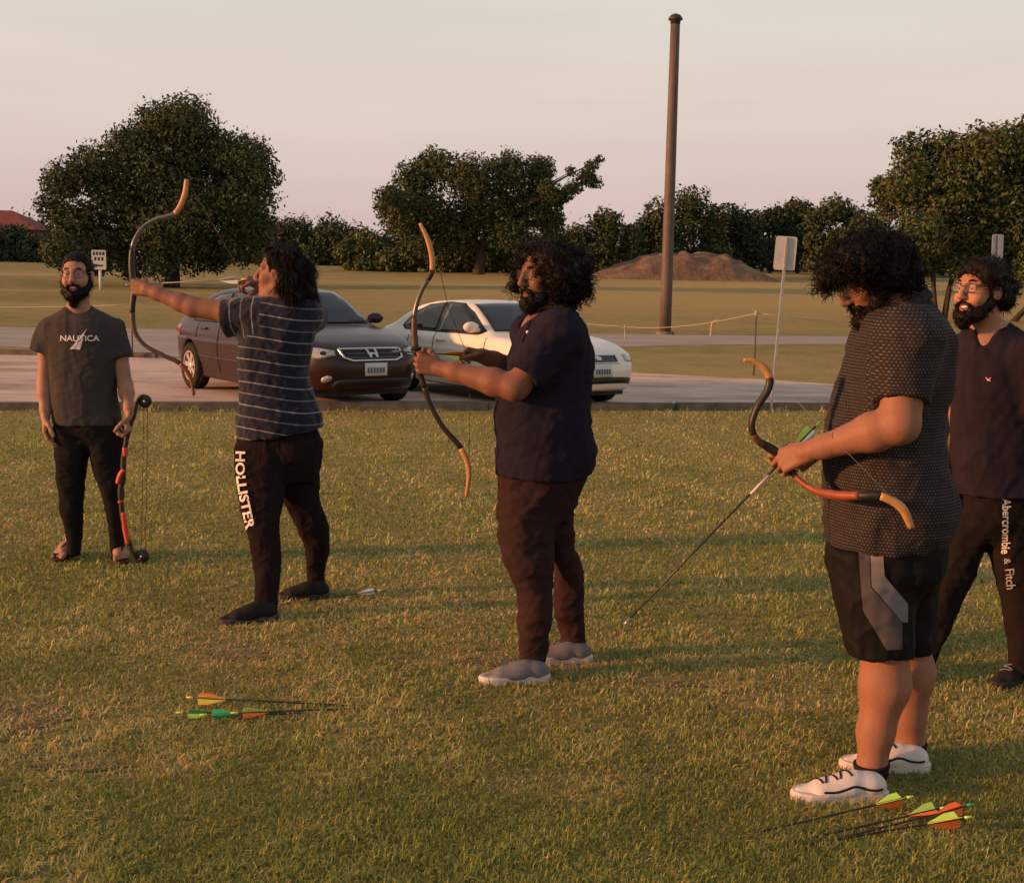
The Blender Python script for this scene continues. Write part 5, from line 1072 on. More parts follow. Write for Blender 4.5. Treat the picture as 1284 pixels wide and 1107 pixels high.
# ================================================================ CARS
def car(name, label, loc, heading, dims, paint, prof, roofp, glassm, kind):
    """local frame: x forward, y left, z up"""
    L, Wd, Ht, fa, ra_, wr = dims; hl, hw = L / 2, Wd / 2
    root = empty(name, loc, heading); tag(root, label, 'car', 'cars parked behind the kerb')
    F = Field((-hl - .06, -hw - .06, .08), (hl + .06, hw + .06, Ht + .06), .018)
    sl_, X, Y, Z = F.grid(F.lo, F.lo + F.h * F.n, 0)
    px, pz = np.array(prof).T; gx_, gz_ = np.array(roofp).T
    topz = np.interp(X.ravel(), px, pz); topz = np.convolve(np.pad(topz, 9, 'edge'), np.hanning(19) / np.hanning(19).sum(), 'valid').astype(np.float32)[:, None, None]
    rz = np.interp(X.ravel(), gx_, gz_); rz = np.convolve(np.pad(rz, 7, 'edge'), np.hanning(15) / np.hanning(15).sum(), 'valid').astype(np.float32)[:, None, None]
    n_ = 4.2; bow = 1 - .05 * np.clip((Z - .62) / .35, -1, 1.3) ** 2 - .012 * np.clip((Z - .5) / .1, -1, 0) ** 2
    front = 1 - .035 * np.clip((Z - .5) / .3, -1, 1) ** 2
    plan = ((np.abs(X) / (hl * front)) ** n_ + (np.abs(Y) / (hw * bow)) ** n_) ** (1 / n_); d = (plan - 1) * hw * .95
    crown = .05 * (np.abs(Y) / hw) ** 2.4
    d = smax(d, (Z - topz + crown) * .96, .09); d = smax(d, (.19 + .05 * np.clip((np.abs(X) - hl * .72) / .6, 0, 1)) - Z + 0 * d, .04)
    crease = .010 * np.exp(-((Z - .70) / .03) ** 2) * (np.abs(X) < hl * .85); d = d - crease
    side = (np.abs(Y) - (hw * .885 - (Z - .95) * .42 - .05 * np.clip((np.abs(X + .25) - .9) / .9, 0, 1) ** 2)) * .92
    g = smax(smax((Z - rz + .045 * (np.abs(Y) / hw) ** 2) * .86, side, .09), .8 - Z + 0 * side, .02)
    d = smin(d, g, .05)
    for ax_ in (fa, ra_):
        cyl = np.sqrt((X - ax_) ** 2 + (Z - wr) ** 2) - (wr + .045); cyl = np.maximum(cyl, .56 - np.abs(Y)); d = smax(d, -cyl, .012)
    F.D[...] = d; v, f = F.surface(3); body = mk('body', v, f, paint, root, world=False); tr = bvh_of(v, f)
    blk = mat('car_black_plastic', (0.015, 0.015, 0.016), .5, .4); chrome = mat('car_chrome', (0.55, 0.55, 0.56), .18, .6, metal=.9); seam = mat('panel_gap', (0.012, 0.011, 0.011), .8)
    lampm = mat('headlamp_glass', (0.42, 0.40, 0.36), .08, .7, .35, 25, metal=.3); amber = mat('amber_lens', (0.5, 0.17, 0.03), .2, .5); redl = mat('tail_lens', (0.3, 0.02, 0.015), .15, .6)
    def side_patch(nm, poly, m_, off, sgn, th=.004, parent=None, step=.06):
        v2, f2 = patch2d(poly, step); vv, ff = drape(v2, f2, lambda p: (p[0], sgn * 2.0, p[1]), lambda p: (0, -sgn, 0), tr, off); vv, ff = fix_winding(vv, ff, np.array([0, sgn, 0.0])); vv, ff = solid(vv, ff, (0, sgn, 0), th)
        return mk(nm, vv, ff, m_, parent or root, world=False)
    def front_patch(nm, poly, m_, off, sgn=1, th=.006, parent=None, step=.08, tilt=.25):
        v2, f2 = patch2d(poly, step); dr = np.array([-sgn, 0, -tilt]); vv, ff = drape(v2, f2, lambda p: np.array([0, p[0], p[1]]) - dr * 3.2 + np.array([sgn * (hl - .25), 0, 0]), lambda p: dr, tr, off)
        vv, ff = fix_winding(vv, ff, np.array([sgn, 0, 0.0])); vv, ff = solid(vv, ff, (sgn, 0, 0), th); return mk(nm, vv, ff, m_, parent or root, world=False)
    wins = kind['windows']
    for sgn in (-1, 1):
        for poly in wins: side_patch('side_window', poly, glassm, .016, sgn)
        side_patch('window_trim', kind['trim'], blk, .008, sgn, .006)
        for x0, z0, z1 in kind['seams']: side_patch('door_gap', [(x0, z0), (x0 + .012, z0), (x0 + .012 + kind.get('lean', 0), z1), (x0 + kind.get('lean', 0), z1)], seam, .006, sgn, .004, body)
        side_patch('side_moulding', [(fa - wr - .08, .475), (ra_ + wr + .08, .475), (ra_ + wr + .08, .505), (fa - wr - .08, .505)], kind['mould'], .009, sgn, .008)
        for hx, hz in kind['handles']: side_patch('door_handle', [(hx - .11, hz - .016), (hx + .11, hz - .012), (hx + .11, hz + .016), (hx - .11, hz + .016)], kind['handle_mat'], .022, sgn, .02, body)
        # mirrors
        mx, mz = kind['mirror']; F2 = Field((mx - .2, sgn * hw - .3 if sgn > 0 else -hw - .3, mz - .15), (mx + .2, (hw + .3) if sgn > 0 else -hw + .3, mz + .2), .012)
        F2.ell((mx, sgn * (hw + .02), mz + .05), (.075, .12, .075), None, .01); F2.cone((mx + .02, sgn * (hw - .16), mz - .01), (mx + .01, sgn * (hw - .02), mz + .02), .025, .03, .02); F2.plane_cut((mx - .045, 0, 0), (-1, 0, 0), .01); v, f = F2.surface(1); mir = mk('wing_mirror', v, f, kind['mirror_mat'], root, world=False)
        # lamps
        side_f = [(sgn * a, b_) for a, b_ in kind['lamp']]; hl_ = front_patch('headlight', side_f, lampm, .010, 1, .01)
        front_patch('tail_light', [(sgn * a, b_) for a, b_ in kind['tail']], redl, .010, -1, .01, tilt=.1)
        if kind.get('turn'): front_patch('turn_signal', [(sgn * a, b_) for a, b_ in kind['turn']], amber, .012, 1, .01)
    # windscreen and rear window
    for nm, (xb, zb, wb, xt, zt, wt_), sg in (('windscreen', kind['screen'], 1), ('rear_window', kind['rear'], -1)):
        poly = [(-wb, 0), (-wb * .5, -.045 * 1), (0, -.06), (wb * .5, -.045), (wb, 0), (wt_, 1), (0, 1.02), (-wt_, 1)]; v2, f2 = patch2d(poly, .07); nr = np.array([sg * (zt - zb), 0, abs(xb - xt)]); nr = unit(nr)
        vv, ff = drape(v2, f2, lambda p: np.array([xb + (xt - xb) * p[1], p[0], zb + (zt - zb) * p[1]]) + nr * .8, lambda p: -nr, tr, .012); vv, ff = fix_winding(vv, ff, nr); vv, ff = solid(vv, ff, nr, .004); mk(nm, vv, ff, glassm, root, world=False)
    # grille, emblem, plate, lower intake
    gr = front_patch('grille', kind['grille'], blk, .006, 1, .006)
    gp = np.array(kind['grille'] + [kind['grille'][0]]); ring = []
    for a, b_ in zip(gp[:-1], gp[1:]):
        for t in np.linspace(0, 1, 8, endpoint=False): ring.append(a + (b_ - a) * t)
    dr = Vector((-1, 0, -.25)).normalized(); pts = []
    for q in ring + [ring[0]]:
        h = tr.ray_cast(Vector((0, q[0], q[1])) - dr * 3.2 + Vector((hl - .25, 0, 0)), dr)
        if h[0] is not None: pts.append(np.array(h[0]) + np.array([.012, 0, 0]))
    v, f = sweep(pts, kind['ring'], kind['ring'], np.array([1.0, 0, 0]), 6); mk('grille_surround', v, f, chrome, gr, world=False)
    zs = [q[1] for q in kind['grille']]; z0, z1 = min(zs), max(zs)
    ys = max(abs(q[0]) for q in kind['grille']) * .82
    for zz in np.linspace(z0 + .03, z1 - .03, 3): front_patch('grille_bar', [(-ys, zz - .006), (ys, zz - .006), (ys, zz + .006), (-ys, zz + .006)], kind['bar_mat'], .014, 1, .008, gr)
    for i, poly in enumerate(kind['emblem']): front_patch('emblem', poly, chrome, .022 + .003 * i, 1, .01, gr, .03)
    pl = front_patch('number_plate', kind['plate'], mat('plate_white', (0.52, 0.52, 0.48), .5, .3), .022, 1, .008); py0, py1 = min(q[0] for q in kind['plate']), max(q[0] for q in kind['plate']); pz0, pz1 = min(q[1] for q in kind['plate']), max(q[1] for q in kind['plate'])
    dk = mat('plate_ink', (0.10, 0.12, 0.15), .6)
    for i in range(6):
        y0 = py0 + (i + .65) * (py1 - py0) / 7.2; front_patch('plate_character', [(y0, pz0 + .035), (y0 + .026, pz0 + .035), (y0 + .026, pz0 + .10), (y0, pz0 + .10)], dk, .027, 1, .003, pl)
    front_patch('lower_intake', kind['intake'], blk, .006, 1, .006)
    if kind.get('fog'):
        for sgn in (-1, 1): front_patch('fog_lamp', [(sgn * (.60 + .05 * math.cos(a)), .36 + .04 * math.sin(a)) for a in np.linspace(0, 6.28, 9)[:-1]], lampm, .01, 1, .008)
    # underside and wheels
    v, f = bbox3(-hl * .86, hl * .86, -hw * .72, hw * .72, .16, .34); mk('floor_pan', v, f, blk, root, world=False, smooth=False)
    rub = mat('tyre_rubber', (0.017, 0.016, 0.016), .85, .2); alloy = mat('alloy', (0.48, 0.45, 0.42), .35, .5, metal=.5)
    for ax_ in (fa, ra_):
        for sgn in (-1, 1):
            cy = sgn * (hw - .115); c_ = (ax_, cy, wr); wv = wr - .02
            v, f = lathe([(wr * .62, -.10), (wr * .9, -.108), (wr * .985, -.085), (wr, -.05), (wr, .05), (wr * .985, .085), (wr * .9, .108), (wr * .62, .10)], (0, sgn, 0), c_, 32, False); wh_ = mk('wheel', v, f, rub, root, world=False)
            parts = [lathe([(wr * .64, .075), (wr * .64, .104), (wr * .58, .104), (wr * .57, .06)], (0, sgn, 0), c_, 32, False), lathe([(wr * .17, .05), (wr * .16, .092), (wr * .08, .1)], (0, sgn, 0), c_, 16)]
            ns = kind['spokes']
            for k in range(ns):
                a = 2 * math.pi * k / ns + .3; e1 = np.array([math.cos(a), 0, math.sin(a)]); t_ = np.array([-math.sin(a), 0, math.cos(a)]); o_ = np.array(c_); q = []
                for rr, w_, yy in ((wr * .10, wr * .085, .085), (wr * .60, wr * .11, .092)):
                    for s2, dy in ((-1, 0), (1, 0), (1, -.03), (-1, -.03)): q.append(o_ + e1 * rr + t_ * w_ * s2 + np.array([0, sgn * (yy + dy), 0]))
                parts.append((np.array(q), [(0, 1, 5, 4), (1, 2, 6, 5), (2, 3, 7, 6), (3, 0, 4, 7), (0, 3, 2, 1), (4, 5, 6, 7)]))
            v, f = merge(parts); mk('rim', v, f, alloy, wh_, world=False, smooth=False)
            v, f = lathe([(wr * .56, -.09), (wr * .57, .045), (wr * .1, .05)], (0, sgn, 0), c_, 24); mk('brake_drum', v, f, blk, wh_, world=False)
    return root
def paintm(name, c, metal=0.0, rough=.32):
    return mat(name, c, rough, .38, .04, 2.5, coat=.08, metal=metal)
cglass = mat('car_glass', (0.014, 0.018, 0.021), .06, .36)
hd_ = math.radians(-54)
def car_loc(px, py, fa, off):                 # place by the ground contact of the front-left tyre
    g = G(px, py, 0.012); h = np.array([math.cos(hd_), math.sin(hd_), 0]); l_ = np.array([-math.sin(hd_), math.cos(hd_), 0]); return g - h * fa - l_ * off
maroon = paintm('dark_maroon_paint', (0.023, 0.008, 0.008), .05, .3); ivory = paintm('ivory_paint', (0.74, 0.67, 0.58), 0, .3)
K1 = dict(windows=[[(-1.28, 1.03), (-1.05, 1.22), (-.72, 1.335), (-.30, 1.372), (-.33, 1.0), (-.95, 1.0)], [(-.22, 1.0), (-.20, 1.375), (.08, 1.365), (.40, 1.25), (.82, 1.03), (.70, 1.0)]],
          trim=[(-1.42, 1.02), (-1.12, 1.25), (-.75, 1.36), (-.25, 1.40), (.10, 1.39), (.44, 1.27), (.92, 1.02), (.76, .975), (-1.3, .975)],
          seams=[(1.02, .32, .93), (-.28, .30, .96), (-1.05, .74, .95)], lean=0.02, handles=[(.0, .86), (-1.08 + .3, .88)], mirror=(.78, 1.02), mirror_mat=maroon, handle_mat=maroon, mould=maroon,
          lamp=[(.50, .63), (.66, .61), (.84, .68), (.87, .80), (.72, .785), (.48, .70)], tail=[(.5, .78), (.85, .78), (.84, .95), (.5, .94)], turn=None,
          screen=(1.0, 1.02, .70, .26, 1.40, .57), rear=(-1.80, 1.05, .64, -1.08, 1.39, .55),
          grille=[(-.43, .73), (.43, .73), (.40, .60), (.30, .555), (-.30, .555), (-.40, .60)], ring=.016, bar_mat=mat('grille_bar_dark', (.06, .06, .065), .35, .5),
          emblem=[[(-.075, .71), (-.045, .71), (-.035, .655), (.035, .655), (.045, .71), (.075, .71), (.06, .585), (.03, .585), (.025, .630), (-.025, .630), (-.03, .585), (-.06, .585)]],
          plate=[(-.155, .36), (.155, .36), (.155, .515), (-.155, .515)], intake=[(-.55, .26), (.55, .26), (.5, .33), (-.5, .33)], fog=True, spokes=7)
honda = car('parked_car', 'dark maroon sedan parked nose to the kerb behind the striped archer', car_loc(491, 502, 1.47, .80), hd_, (4.90, 1.84, 1.47, 1.47, -1.32, .33), maroon,
            [(-2.46, .86), (-2.38, .98), (-2.2, 1.035), (-1.75, 1.06), (-1.2, 1.02), (1.0, 1.0), (1.45, .965), (1.85, .90), (2.15, .82), (2.36, .72), (2.46, .62)],
            [(-2.46, .5), (-1.98, .98), (-1.80, 1.07), (-1.45, 1.25), (-1.1, 1.39), (-.7, 1.45), (-.3, 1.47), (.1, 1.455), (.35, 1.40), (.7, 1.22), (1.02, 1.03), (1.3, .8), (2.46, .5)], cglass, K1)
K2 = dict(windows=[[(-1.22, 1.00), (-1.05, 1.16), (-.78, 1.285), (-.36, 1.335), (-.38, .955), (-.95, .965)], [(-.27, .95), (-.25, 1.34), (.05, 1.325), (.36, 1.21), (.76, .985), (.66, .945)]],
          trim=[(-1.33, .99), (-1.12, 1.19), (-.80, 1.315), (-.3, 1.365), (.08, 1.352), (.40, 1.235), (.86, .98), (.72, .925), (-1.2, .935)],
          seams=[(.95, .32, .90), (-.33, .30, .93), (-1.02, .76, .92)], lean=0.02, handles=[(-.12, .82), (-.82, .84)], mirror=(.70, .985), mirror_mat=ivory, handle_mat=ivory, mould=mat('beige_cladding', (.44, .38, .32), .5, .4),
          lamp=[(.46, .60), (.70, .585), (.86, .63), (.86, .735), (.70, .745), (.47, .70)], tail=[(.45, .74), (.83, .74), (.82, .90), (.45, .89)], turn=[(.80, .52), (.86, .53), (.86, .575), (.80, .57)],
          screen=(.93, .985, .68, .24, 1.34, .55), rear=(-1.75, 1.0, .62, -1.05, 1.335, .53),
          grille=[(-.34, .70), (.34, .70), (.31, .575), (-.31, .575)], ring=.012, bar_mat=mat('grille_bar_grey', (.16, .17, .19), .4, .5),
          emblem=[[(.055 * math.cos(a), .64 + .04 * math.sin(a)) for a in np.linspace(0, 6.28, 13)[:-1]]],
          plate=[(-.155, .375), (.155, .375), (.155, .53), (-.155, .53)], intake=[(-.62, .29), (.62, .29), (.60, .37), (-.60, .37)], fog=False, spokes=5)
wcar = car('parked_car', 'ivory white sedan parked nose to the kerb behind the archer in navy polo', car_loc(754, 503, 1.42, .77), hd_, (4.82, 1.79, 1.40, 1.44, -1.23, .315), ivory,
    [(-2.42, .84), (-2.33, .94), (-2.15, .985), (-1.7, 1.01), (-1.2, .97), (.95, .965), (1.4, .935), (1.8, .87), (2.1, .79), (2.32, .68), (2.42, .58)],
    [(-2.42, .5), (-1.92, .94), (-1.75, 1.02), (-1.42, 1.19), (-1.08, 1.33), (-.7, 1.385), (-.3, 1.40), (.08, 1.388), (.33, 1.335), (.66, 1.16), (.96, .985), (1.25, .78), (2.42, .5)], cglass, K2)
wcar.scale = (.975, .975, .955)
# ================================================================ BOWS AND ARROWS
wood = mat('bow_wood', (0.46, 0.235, 0.085), .4, .4, .15, 40); bdark = mat('bow_black', (0.022, 0.018, 0.016), .45, .4, .2, 30); bred = mat('bow_red_leather', (0.24, 0.062, 0.030), .5, .35, .2, 40); bgrey = mat('bow_horn', (0.11, 0.105, 0.10), .25, .5, .3, 25); bbrown = mat('bow_brown', (0.10, 0.055, 0.022), .45, .4, .25, 30)
strm = mat('bow_string', (0.16, 0.12, 0.09), .8, .2); ropew = mat('bow_string_dark', (0.10, 0.06, 0.05), .8, .2)
def horse_bow(root, Y, px, segs, th, wd, nrm=(0, 1, 0), dys=None):
    """px: pixel polyline tip to tip; segs: (name, i0, i1, material) on it; th thickness in the bow plane, wd across"""
    pts = np.array([P(q[0], q[1], Y + (dys[i] if dys else 0)) for i, q in enumerate(px)]); n = 7; full = spline(pts, n)
    for nm, i0, i1, m_ in segs:
        sub = full[int(i0 * n):int(i1 * n) + 1]; t = np.linspace(i0, i1, len(sub)); k = np.arange(len(px))
        v, f = sweep(sub, np.interp(t, k, th), np.interp(t, k, wd), np.array(nrm, float), 10, power=3.0); mk(nm, v, f, m_, root)
    return pts
def cord(name, root, pts, r_=.0013, m_=None):
    v, f = sweep(pts, r_, sides=6); return mk(name, v, f, m_ or strm, root)
# bow 2: drawn bow of the striped archer
rt = empty('horse_bow', grip2); tag(rt, 'drawn recurve horse bow with pale wooden upper tip held by the striped archer', 'bow')
pts = horse_bow(rt, Y2 + .085, [(234, 225), (231, 246), (219, 268), (196, 275), (178, 287), (167, 308), (165, 335), (168, 362), (166, 388), (169, 415), (182, 433), (206, 446), (226, 456), (239, 474), (243, 496)],
          [('tip', 0, 2, wood), ('limb', 2, 5.2, bgrey), ('grip', 5.2, 8.2, bdark), ('limb', 8.2, 12, bbrown), ('tip', 12, 14, bred)], [.010, .013, .012, .010, .010, .011, .014, .016, .013, .011, .010, .010, .012, .010, .006], [.008, .009, .011, .014, .016, .016, .014, .014, .015, .016, .015, .013, .011, .009, .007])
nk2 = P(307, 350, Y2 + .09); cord('string', rt, [pts[0], nk2, pts[-1]], .0012, ropew)
# bow 3
rt = empty('horse_bow', grip3); tag(rt, 'upright recurve horse bow with orange wooden tips held by the archer in navy polo', 'bow')
pts = horse_bow(rt, Y3 - .098, [(526.5, 280), (536, 300), (541.5, 322), (541, 342), (529, 364), (521, 388), (519.5, 412), (521, 436), (524, 458), (531, 482), (540, 508), (556, 536), (578, 562), (588, 590), (584.5, 623)],
          [('tip', 0, 2.9, wood), ('joint', 2.9, 3.5, bdark), ('limb', 3.5, 5.5, bgrey), ('limb', 5.5, 7, bbrown), ('grip', 7, 9.2, bdark), ('limb', 9.2, 12.1, bdark), ('tip', 12.1, 14, wood)], [.006, .010, .011, .011, .009, .009, .012, .013, .014, .012, .010, .010, .011, .011, .006], [.007, .009, .010, .011, .014, .016, .016, .014, .014, .015, .016, .015, .011, .009, .007])
cord('string', rt, [pts[2] + np.array([.02, 0, 0]), P(562, 385, Y3 - .08), nock3, P(589, 500, Y3 - .08), pts[13]], .0013, ropew)
v, f = sweep([P(515, 437.5, Y3 - .14), P(528, 437, Y3 - .13)], .006, .008, sides=6); mk('arrow_rest', v, f, bdark, rt)
# bow 4
rt = empty('horse_bow', grip4); tag(rt, 'tilted recurve horse bow with red leather limb held low by the curly-haired archer', 'bow')
pts = horse_bow(rt, Y4 - .058, [(932.5, 451.5), (944, 453), (957, 460), (965, 474), (962, 490), (949, 511), (942.5, 533), (949, 551), (966, 562), (984, 576), (998, 598), (1022, 615), (1050, 621), (1078, 621.5), (1104, 622), (1130, 636), (1143, 662)],
          [('tip', 0, 3, wood), ('limb', 3, 6.6, bdark), ('limb', 6.6, 7.3, bbrown), ('grip', 7.3, 10, bdark), ('limb', 10, 13.1, bred), ('joint', 13.1, 14, bdark), ('tip', 14, 16, wood)], [.006, .009, .012, .012, .012, .011, .010, .011, .015, .015, .009, .011, .014, .013, .012, .014, .010], [.007, .009, .011, .012, .016, .017, .016, .015, .015, .014, .014, .016, .017, .014, .012, .011, .008],
          dys=[-.02, -.02, -.02, -.02, -.02, -.02, -.02, -.01, 0, 0, -.02, -.08, -.16, -.22, -.25, -.26, -.26])
cord('string', rt, [pts[15], (pts[15] + pts[2]) / 2, pts[2]], .0010, mat('string_pale', (.20, .18, .17), .8, .2))
# compound bow of the bearded man
rt = empty('compound_bow', P(175, 705, Y1 - .08) * np.array([1, 1, 0])); tag(rt, 'compound bow with orange-red riser panels resting on its lower cam by the bearded man', 'bow'); Yc = Y1 - .10
camo = mat('bow_camo', (0.035, 0.026, 0.018), .6, .3, .5, 60); orange = mat('bow_orange', (0.55, 0.075, 0.035), .45, .4)
def run_(nm, q, th, wd, m_, parent=rt):
    pt = spline([P(a, b_, Yc) for a, b_ in q], 6); v, f = sweep(pt, th, wd, np.array([0, 1.0, 0]), 8, power=3); return mk(nm, v, f, m_, parent)
run_('limb', [(168, 522), (170, 510), (174, 500), (180, 496), (184, 501)], [.012, .009, .008, .008], .020, camo); ris = run_('riser', [(168, 520), (162, 535), (158, 555), (155, 575), (154, 600), (151, 615), (152, 630), (154, 650), (158, 668), (163, 684)], [.014, .014, .013, .014, .016, .014, .013, .013, .013, .012], .014, camo)
run_('limb', [(163, 684), (168, 696), (173, 703), (178, 699)], [.012, .010, .009], .020, camo)
for q in ([(157, 561), (157, 572)], [(156, 588), (151, 596), (148, 606)], [(150.5, 627), (152, 630)], [(154.5, 642), (157, 662), (161, 682)]): run_('riser_panel', q, [.014, .015, .014], .0175, orange, ris)
for q, r_ in (((182, 503), .035), ((178, 697), .038)):
    c_ = P(q[0], q[1], Yc); v, f = lathe([(r_ * .5, -.009), (r_, -.008), (r_ * .93, 0), (r_, .008), (r_ * .5, .009)], (0, 1, 0), c_, 20); cm = mk('cam_wheel', v, f, bdark, rt); v, f = lathe([(.007, -.014), (.007, .014)], (0, 1, 0), c_, 10); mk('axle', v, f, galv, cm)
cord('string', rt, [P(185.5, 506, Yc), P(182, 690, Yc)], .0018, ropew); cord('cable', rt, [P(180.5, 506, Yc + .012), P(177, 690, Yc + .012)], .0015, ropew)
# ---- arrows
blackshaft = mat('carbon_shaft', (0.016, 0.015, 0.015), .4, .4); paleshaft = mat('pale_shaft', (0.42, 0.36, 0.28), .5, .4); steel = mat('steel_point', (.35, .35, .36), .3, .6, metal=.8)
def vane(c): return mat('vane_%d_%d_%d' % tuple(int(q * 100) for q in c), c, .5, .3)
YG, OR, GN, YL, WH = (0.58, 0.88, 0.12), (0.92, 0.18, 0.04), (0.05, 0.50, 0.16), (0.90, 0.78, 0.14), (0.72, 0.72, 0.70)
def arrow(nock, tip, label, vanes, nockc, shaft=None, L=None, group=None, roll=.3, pale_front=None, vlen=.095, vh=.021):
    a = np.array(nock, float); t = np.array(tip, float); d = unit(t - a)
    if L: t = a + d * L
    L = np.linalg.norm(t - a); rt = empty('arrow', a); tag(rt, label, 'arrow', group); up = np.array([0, 0, 1.0]) if abs(d[2]) < .9 else np.array([0, 1.0, 0]); e1 = unit(np.cross(d, up)); e2 = np.cross(e1, d)
    v, f = sweep([a, a + d * L * .5, t], .0031, sides=8); mk('shaft', v, f, shaft or blackshaft, rt)
    for i, c_ in enumerate(vanes):
        an = roll + i * 2.094; o_ = e1 * math.cos(an) + e2 * math.sin(an); s_ = np.cross(d, o_) * .0008; b0_ = .032; prf = [(b0_, .0034), (b0_ + .004, vh), (b0_ + vlen * .35, vh * .95), (b0_ + vlen, .0034)]
        v = np.array([a + d * q + o_ * h_ + s_ for q, h_ in prf] + [a + d * q + o_ * h_ - s_ for q, h_ in prf]); mk('vane', v, [(0, 1, 2, 3), (7, 6, 5, 4), (0, 4, 5, 1), (1, 5, 6, 2), (2, 6, 7, 3)], vane(c_), rt, smooth=False)
    v, f = lathe([(.0042, .016), (.0046, .004), (.0030, -.008), (.0012, -.010)], d, a, 8); mk('nock', v, f, vane(nockc), rt)
    v, f = lathe([(.0040, -.002), (.0042, .012), (.0008, .03)], d, t, 8); mk('point', v, f, steel, rt); return rt
arrow(nk2, P(164, 357, Y2 + .10), 'arrow drawn to the face of the striped archer', (WH, WH, WH), YL, paleshaft)
arrow(nock3 + np.array([.012, 0, 0]), P(500, 441, Y3 - .13), 'yellow-green fletched arrow nocked by the archer in navy polo', (YG, OR, YG), YL)
a4 = arrow(P(1027, 530, Y4 - .015), P(790, 775, Y4 - .20), 'long arrow held pointing down by the curly-haired archer', (YG, WH, YG), YG, roll=1.2)
v, f = sweep([P(964, 596, Y4 - .068), P(941, 619.5, Y4 - .085)], .0042, sides=8); mk('crest_wrap', v, f, mat('wrap_white', (.62, .56, .5), .5), a4)
def ground_arrow(nock_px, tip_px, zn, label, vanes, nockc, group, **k):
    a = G(*nock_px); a[2] = zn - .010; b_ = G(*tip_px); b_[2] = -.012; arrow(a, b_, label, vanes, nockc, L=.78, group=group, **k)
LG_ = 'arrows lying on the grass at left'; RG_ = 'arrows lying on the grass at lower right'
ground_arrow((237, 887), (510, 884), .05, 'ground arrow with yellow vanes and a tall orange vane, topmost of the left bunch', (YL, OR, YL), YL, LG_, roll=.6, vlen=.105, vh=.026)
ground_arrow((224, 903), (470, 890), .04, 'ground arrow with green vanes, leftmost of the left bunch', (GN, GN, YG), YG, LG_, roll=.9)
ground_arrow((254, 904), (500, 890), .035, 'ground arrow with dark green vanes between two others of the left bunch', (GN, GN, GN), YG, LG_, roll=.2)
ground_arrow((293, 905), (540, 881), .045, 'ground arrow with pale green vanes, rightmost of the left bunch', (YG, GN, OR), YL, LG_, roll=1.1)
ground_arrow((477, 748), (300, 762), .045, 'arrow with white vanes lying behind the heel of the striped archer', (WH, WH, WH), YL, None, roll=.7, vlen=.09, vh=.018)
ground_arrow((1141, 1016), (900, 1050), .055, 'ground arrow with lime vanes nearest the white shoe', (YG, YG, OR), YG, RG_, roll=.5, vlen=.095, vh=.026)
ground_arrow((1183, 1028), (930, 1065), .05, 'ground arrow with lime and orange vanes in the middle of the right bunch', (YG, OR, OR), YG, RG_, roll=1.0, vh=.025)
ground_arrow((1216, 1026), (960, 1070), .055, 'ground arrow with orange vanes, farthest right of the bunch', (OR, OR, OR), GN, RG_, roll=.3, vh=.025)
ground_arrow((1214, 1042), (960, 1062), .055, 'ground arrow with bright yellow vanes, nearest the camera of the right bunch', (YG, YL, OR), YG, RG_, roll=.45, vlen=.105, vh=.028)
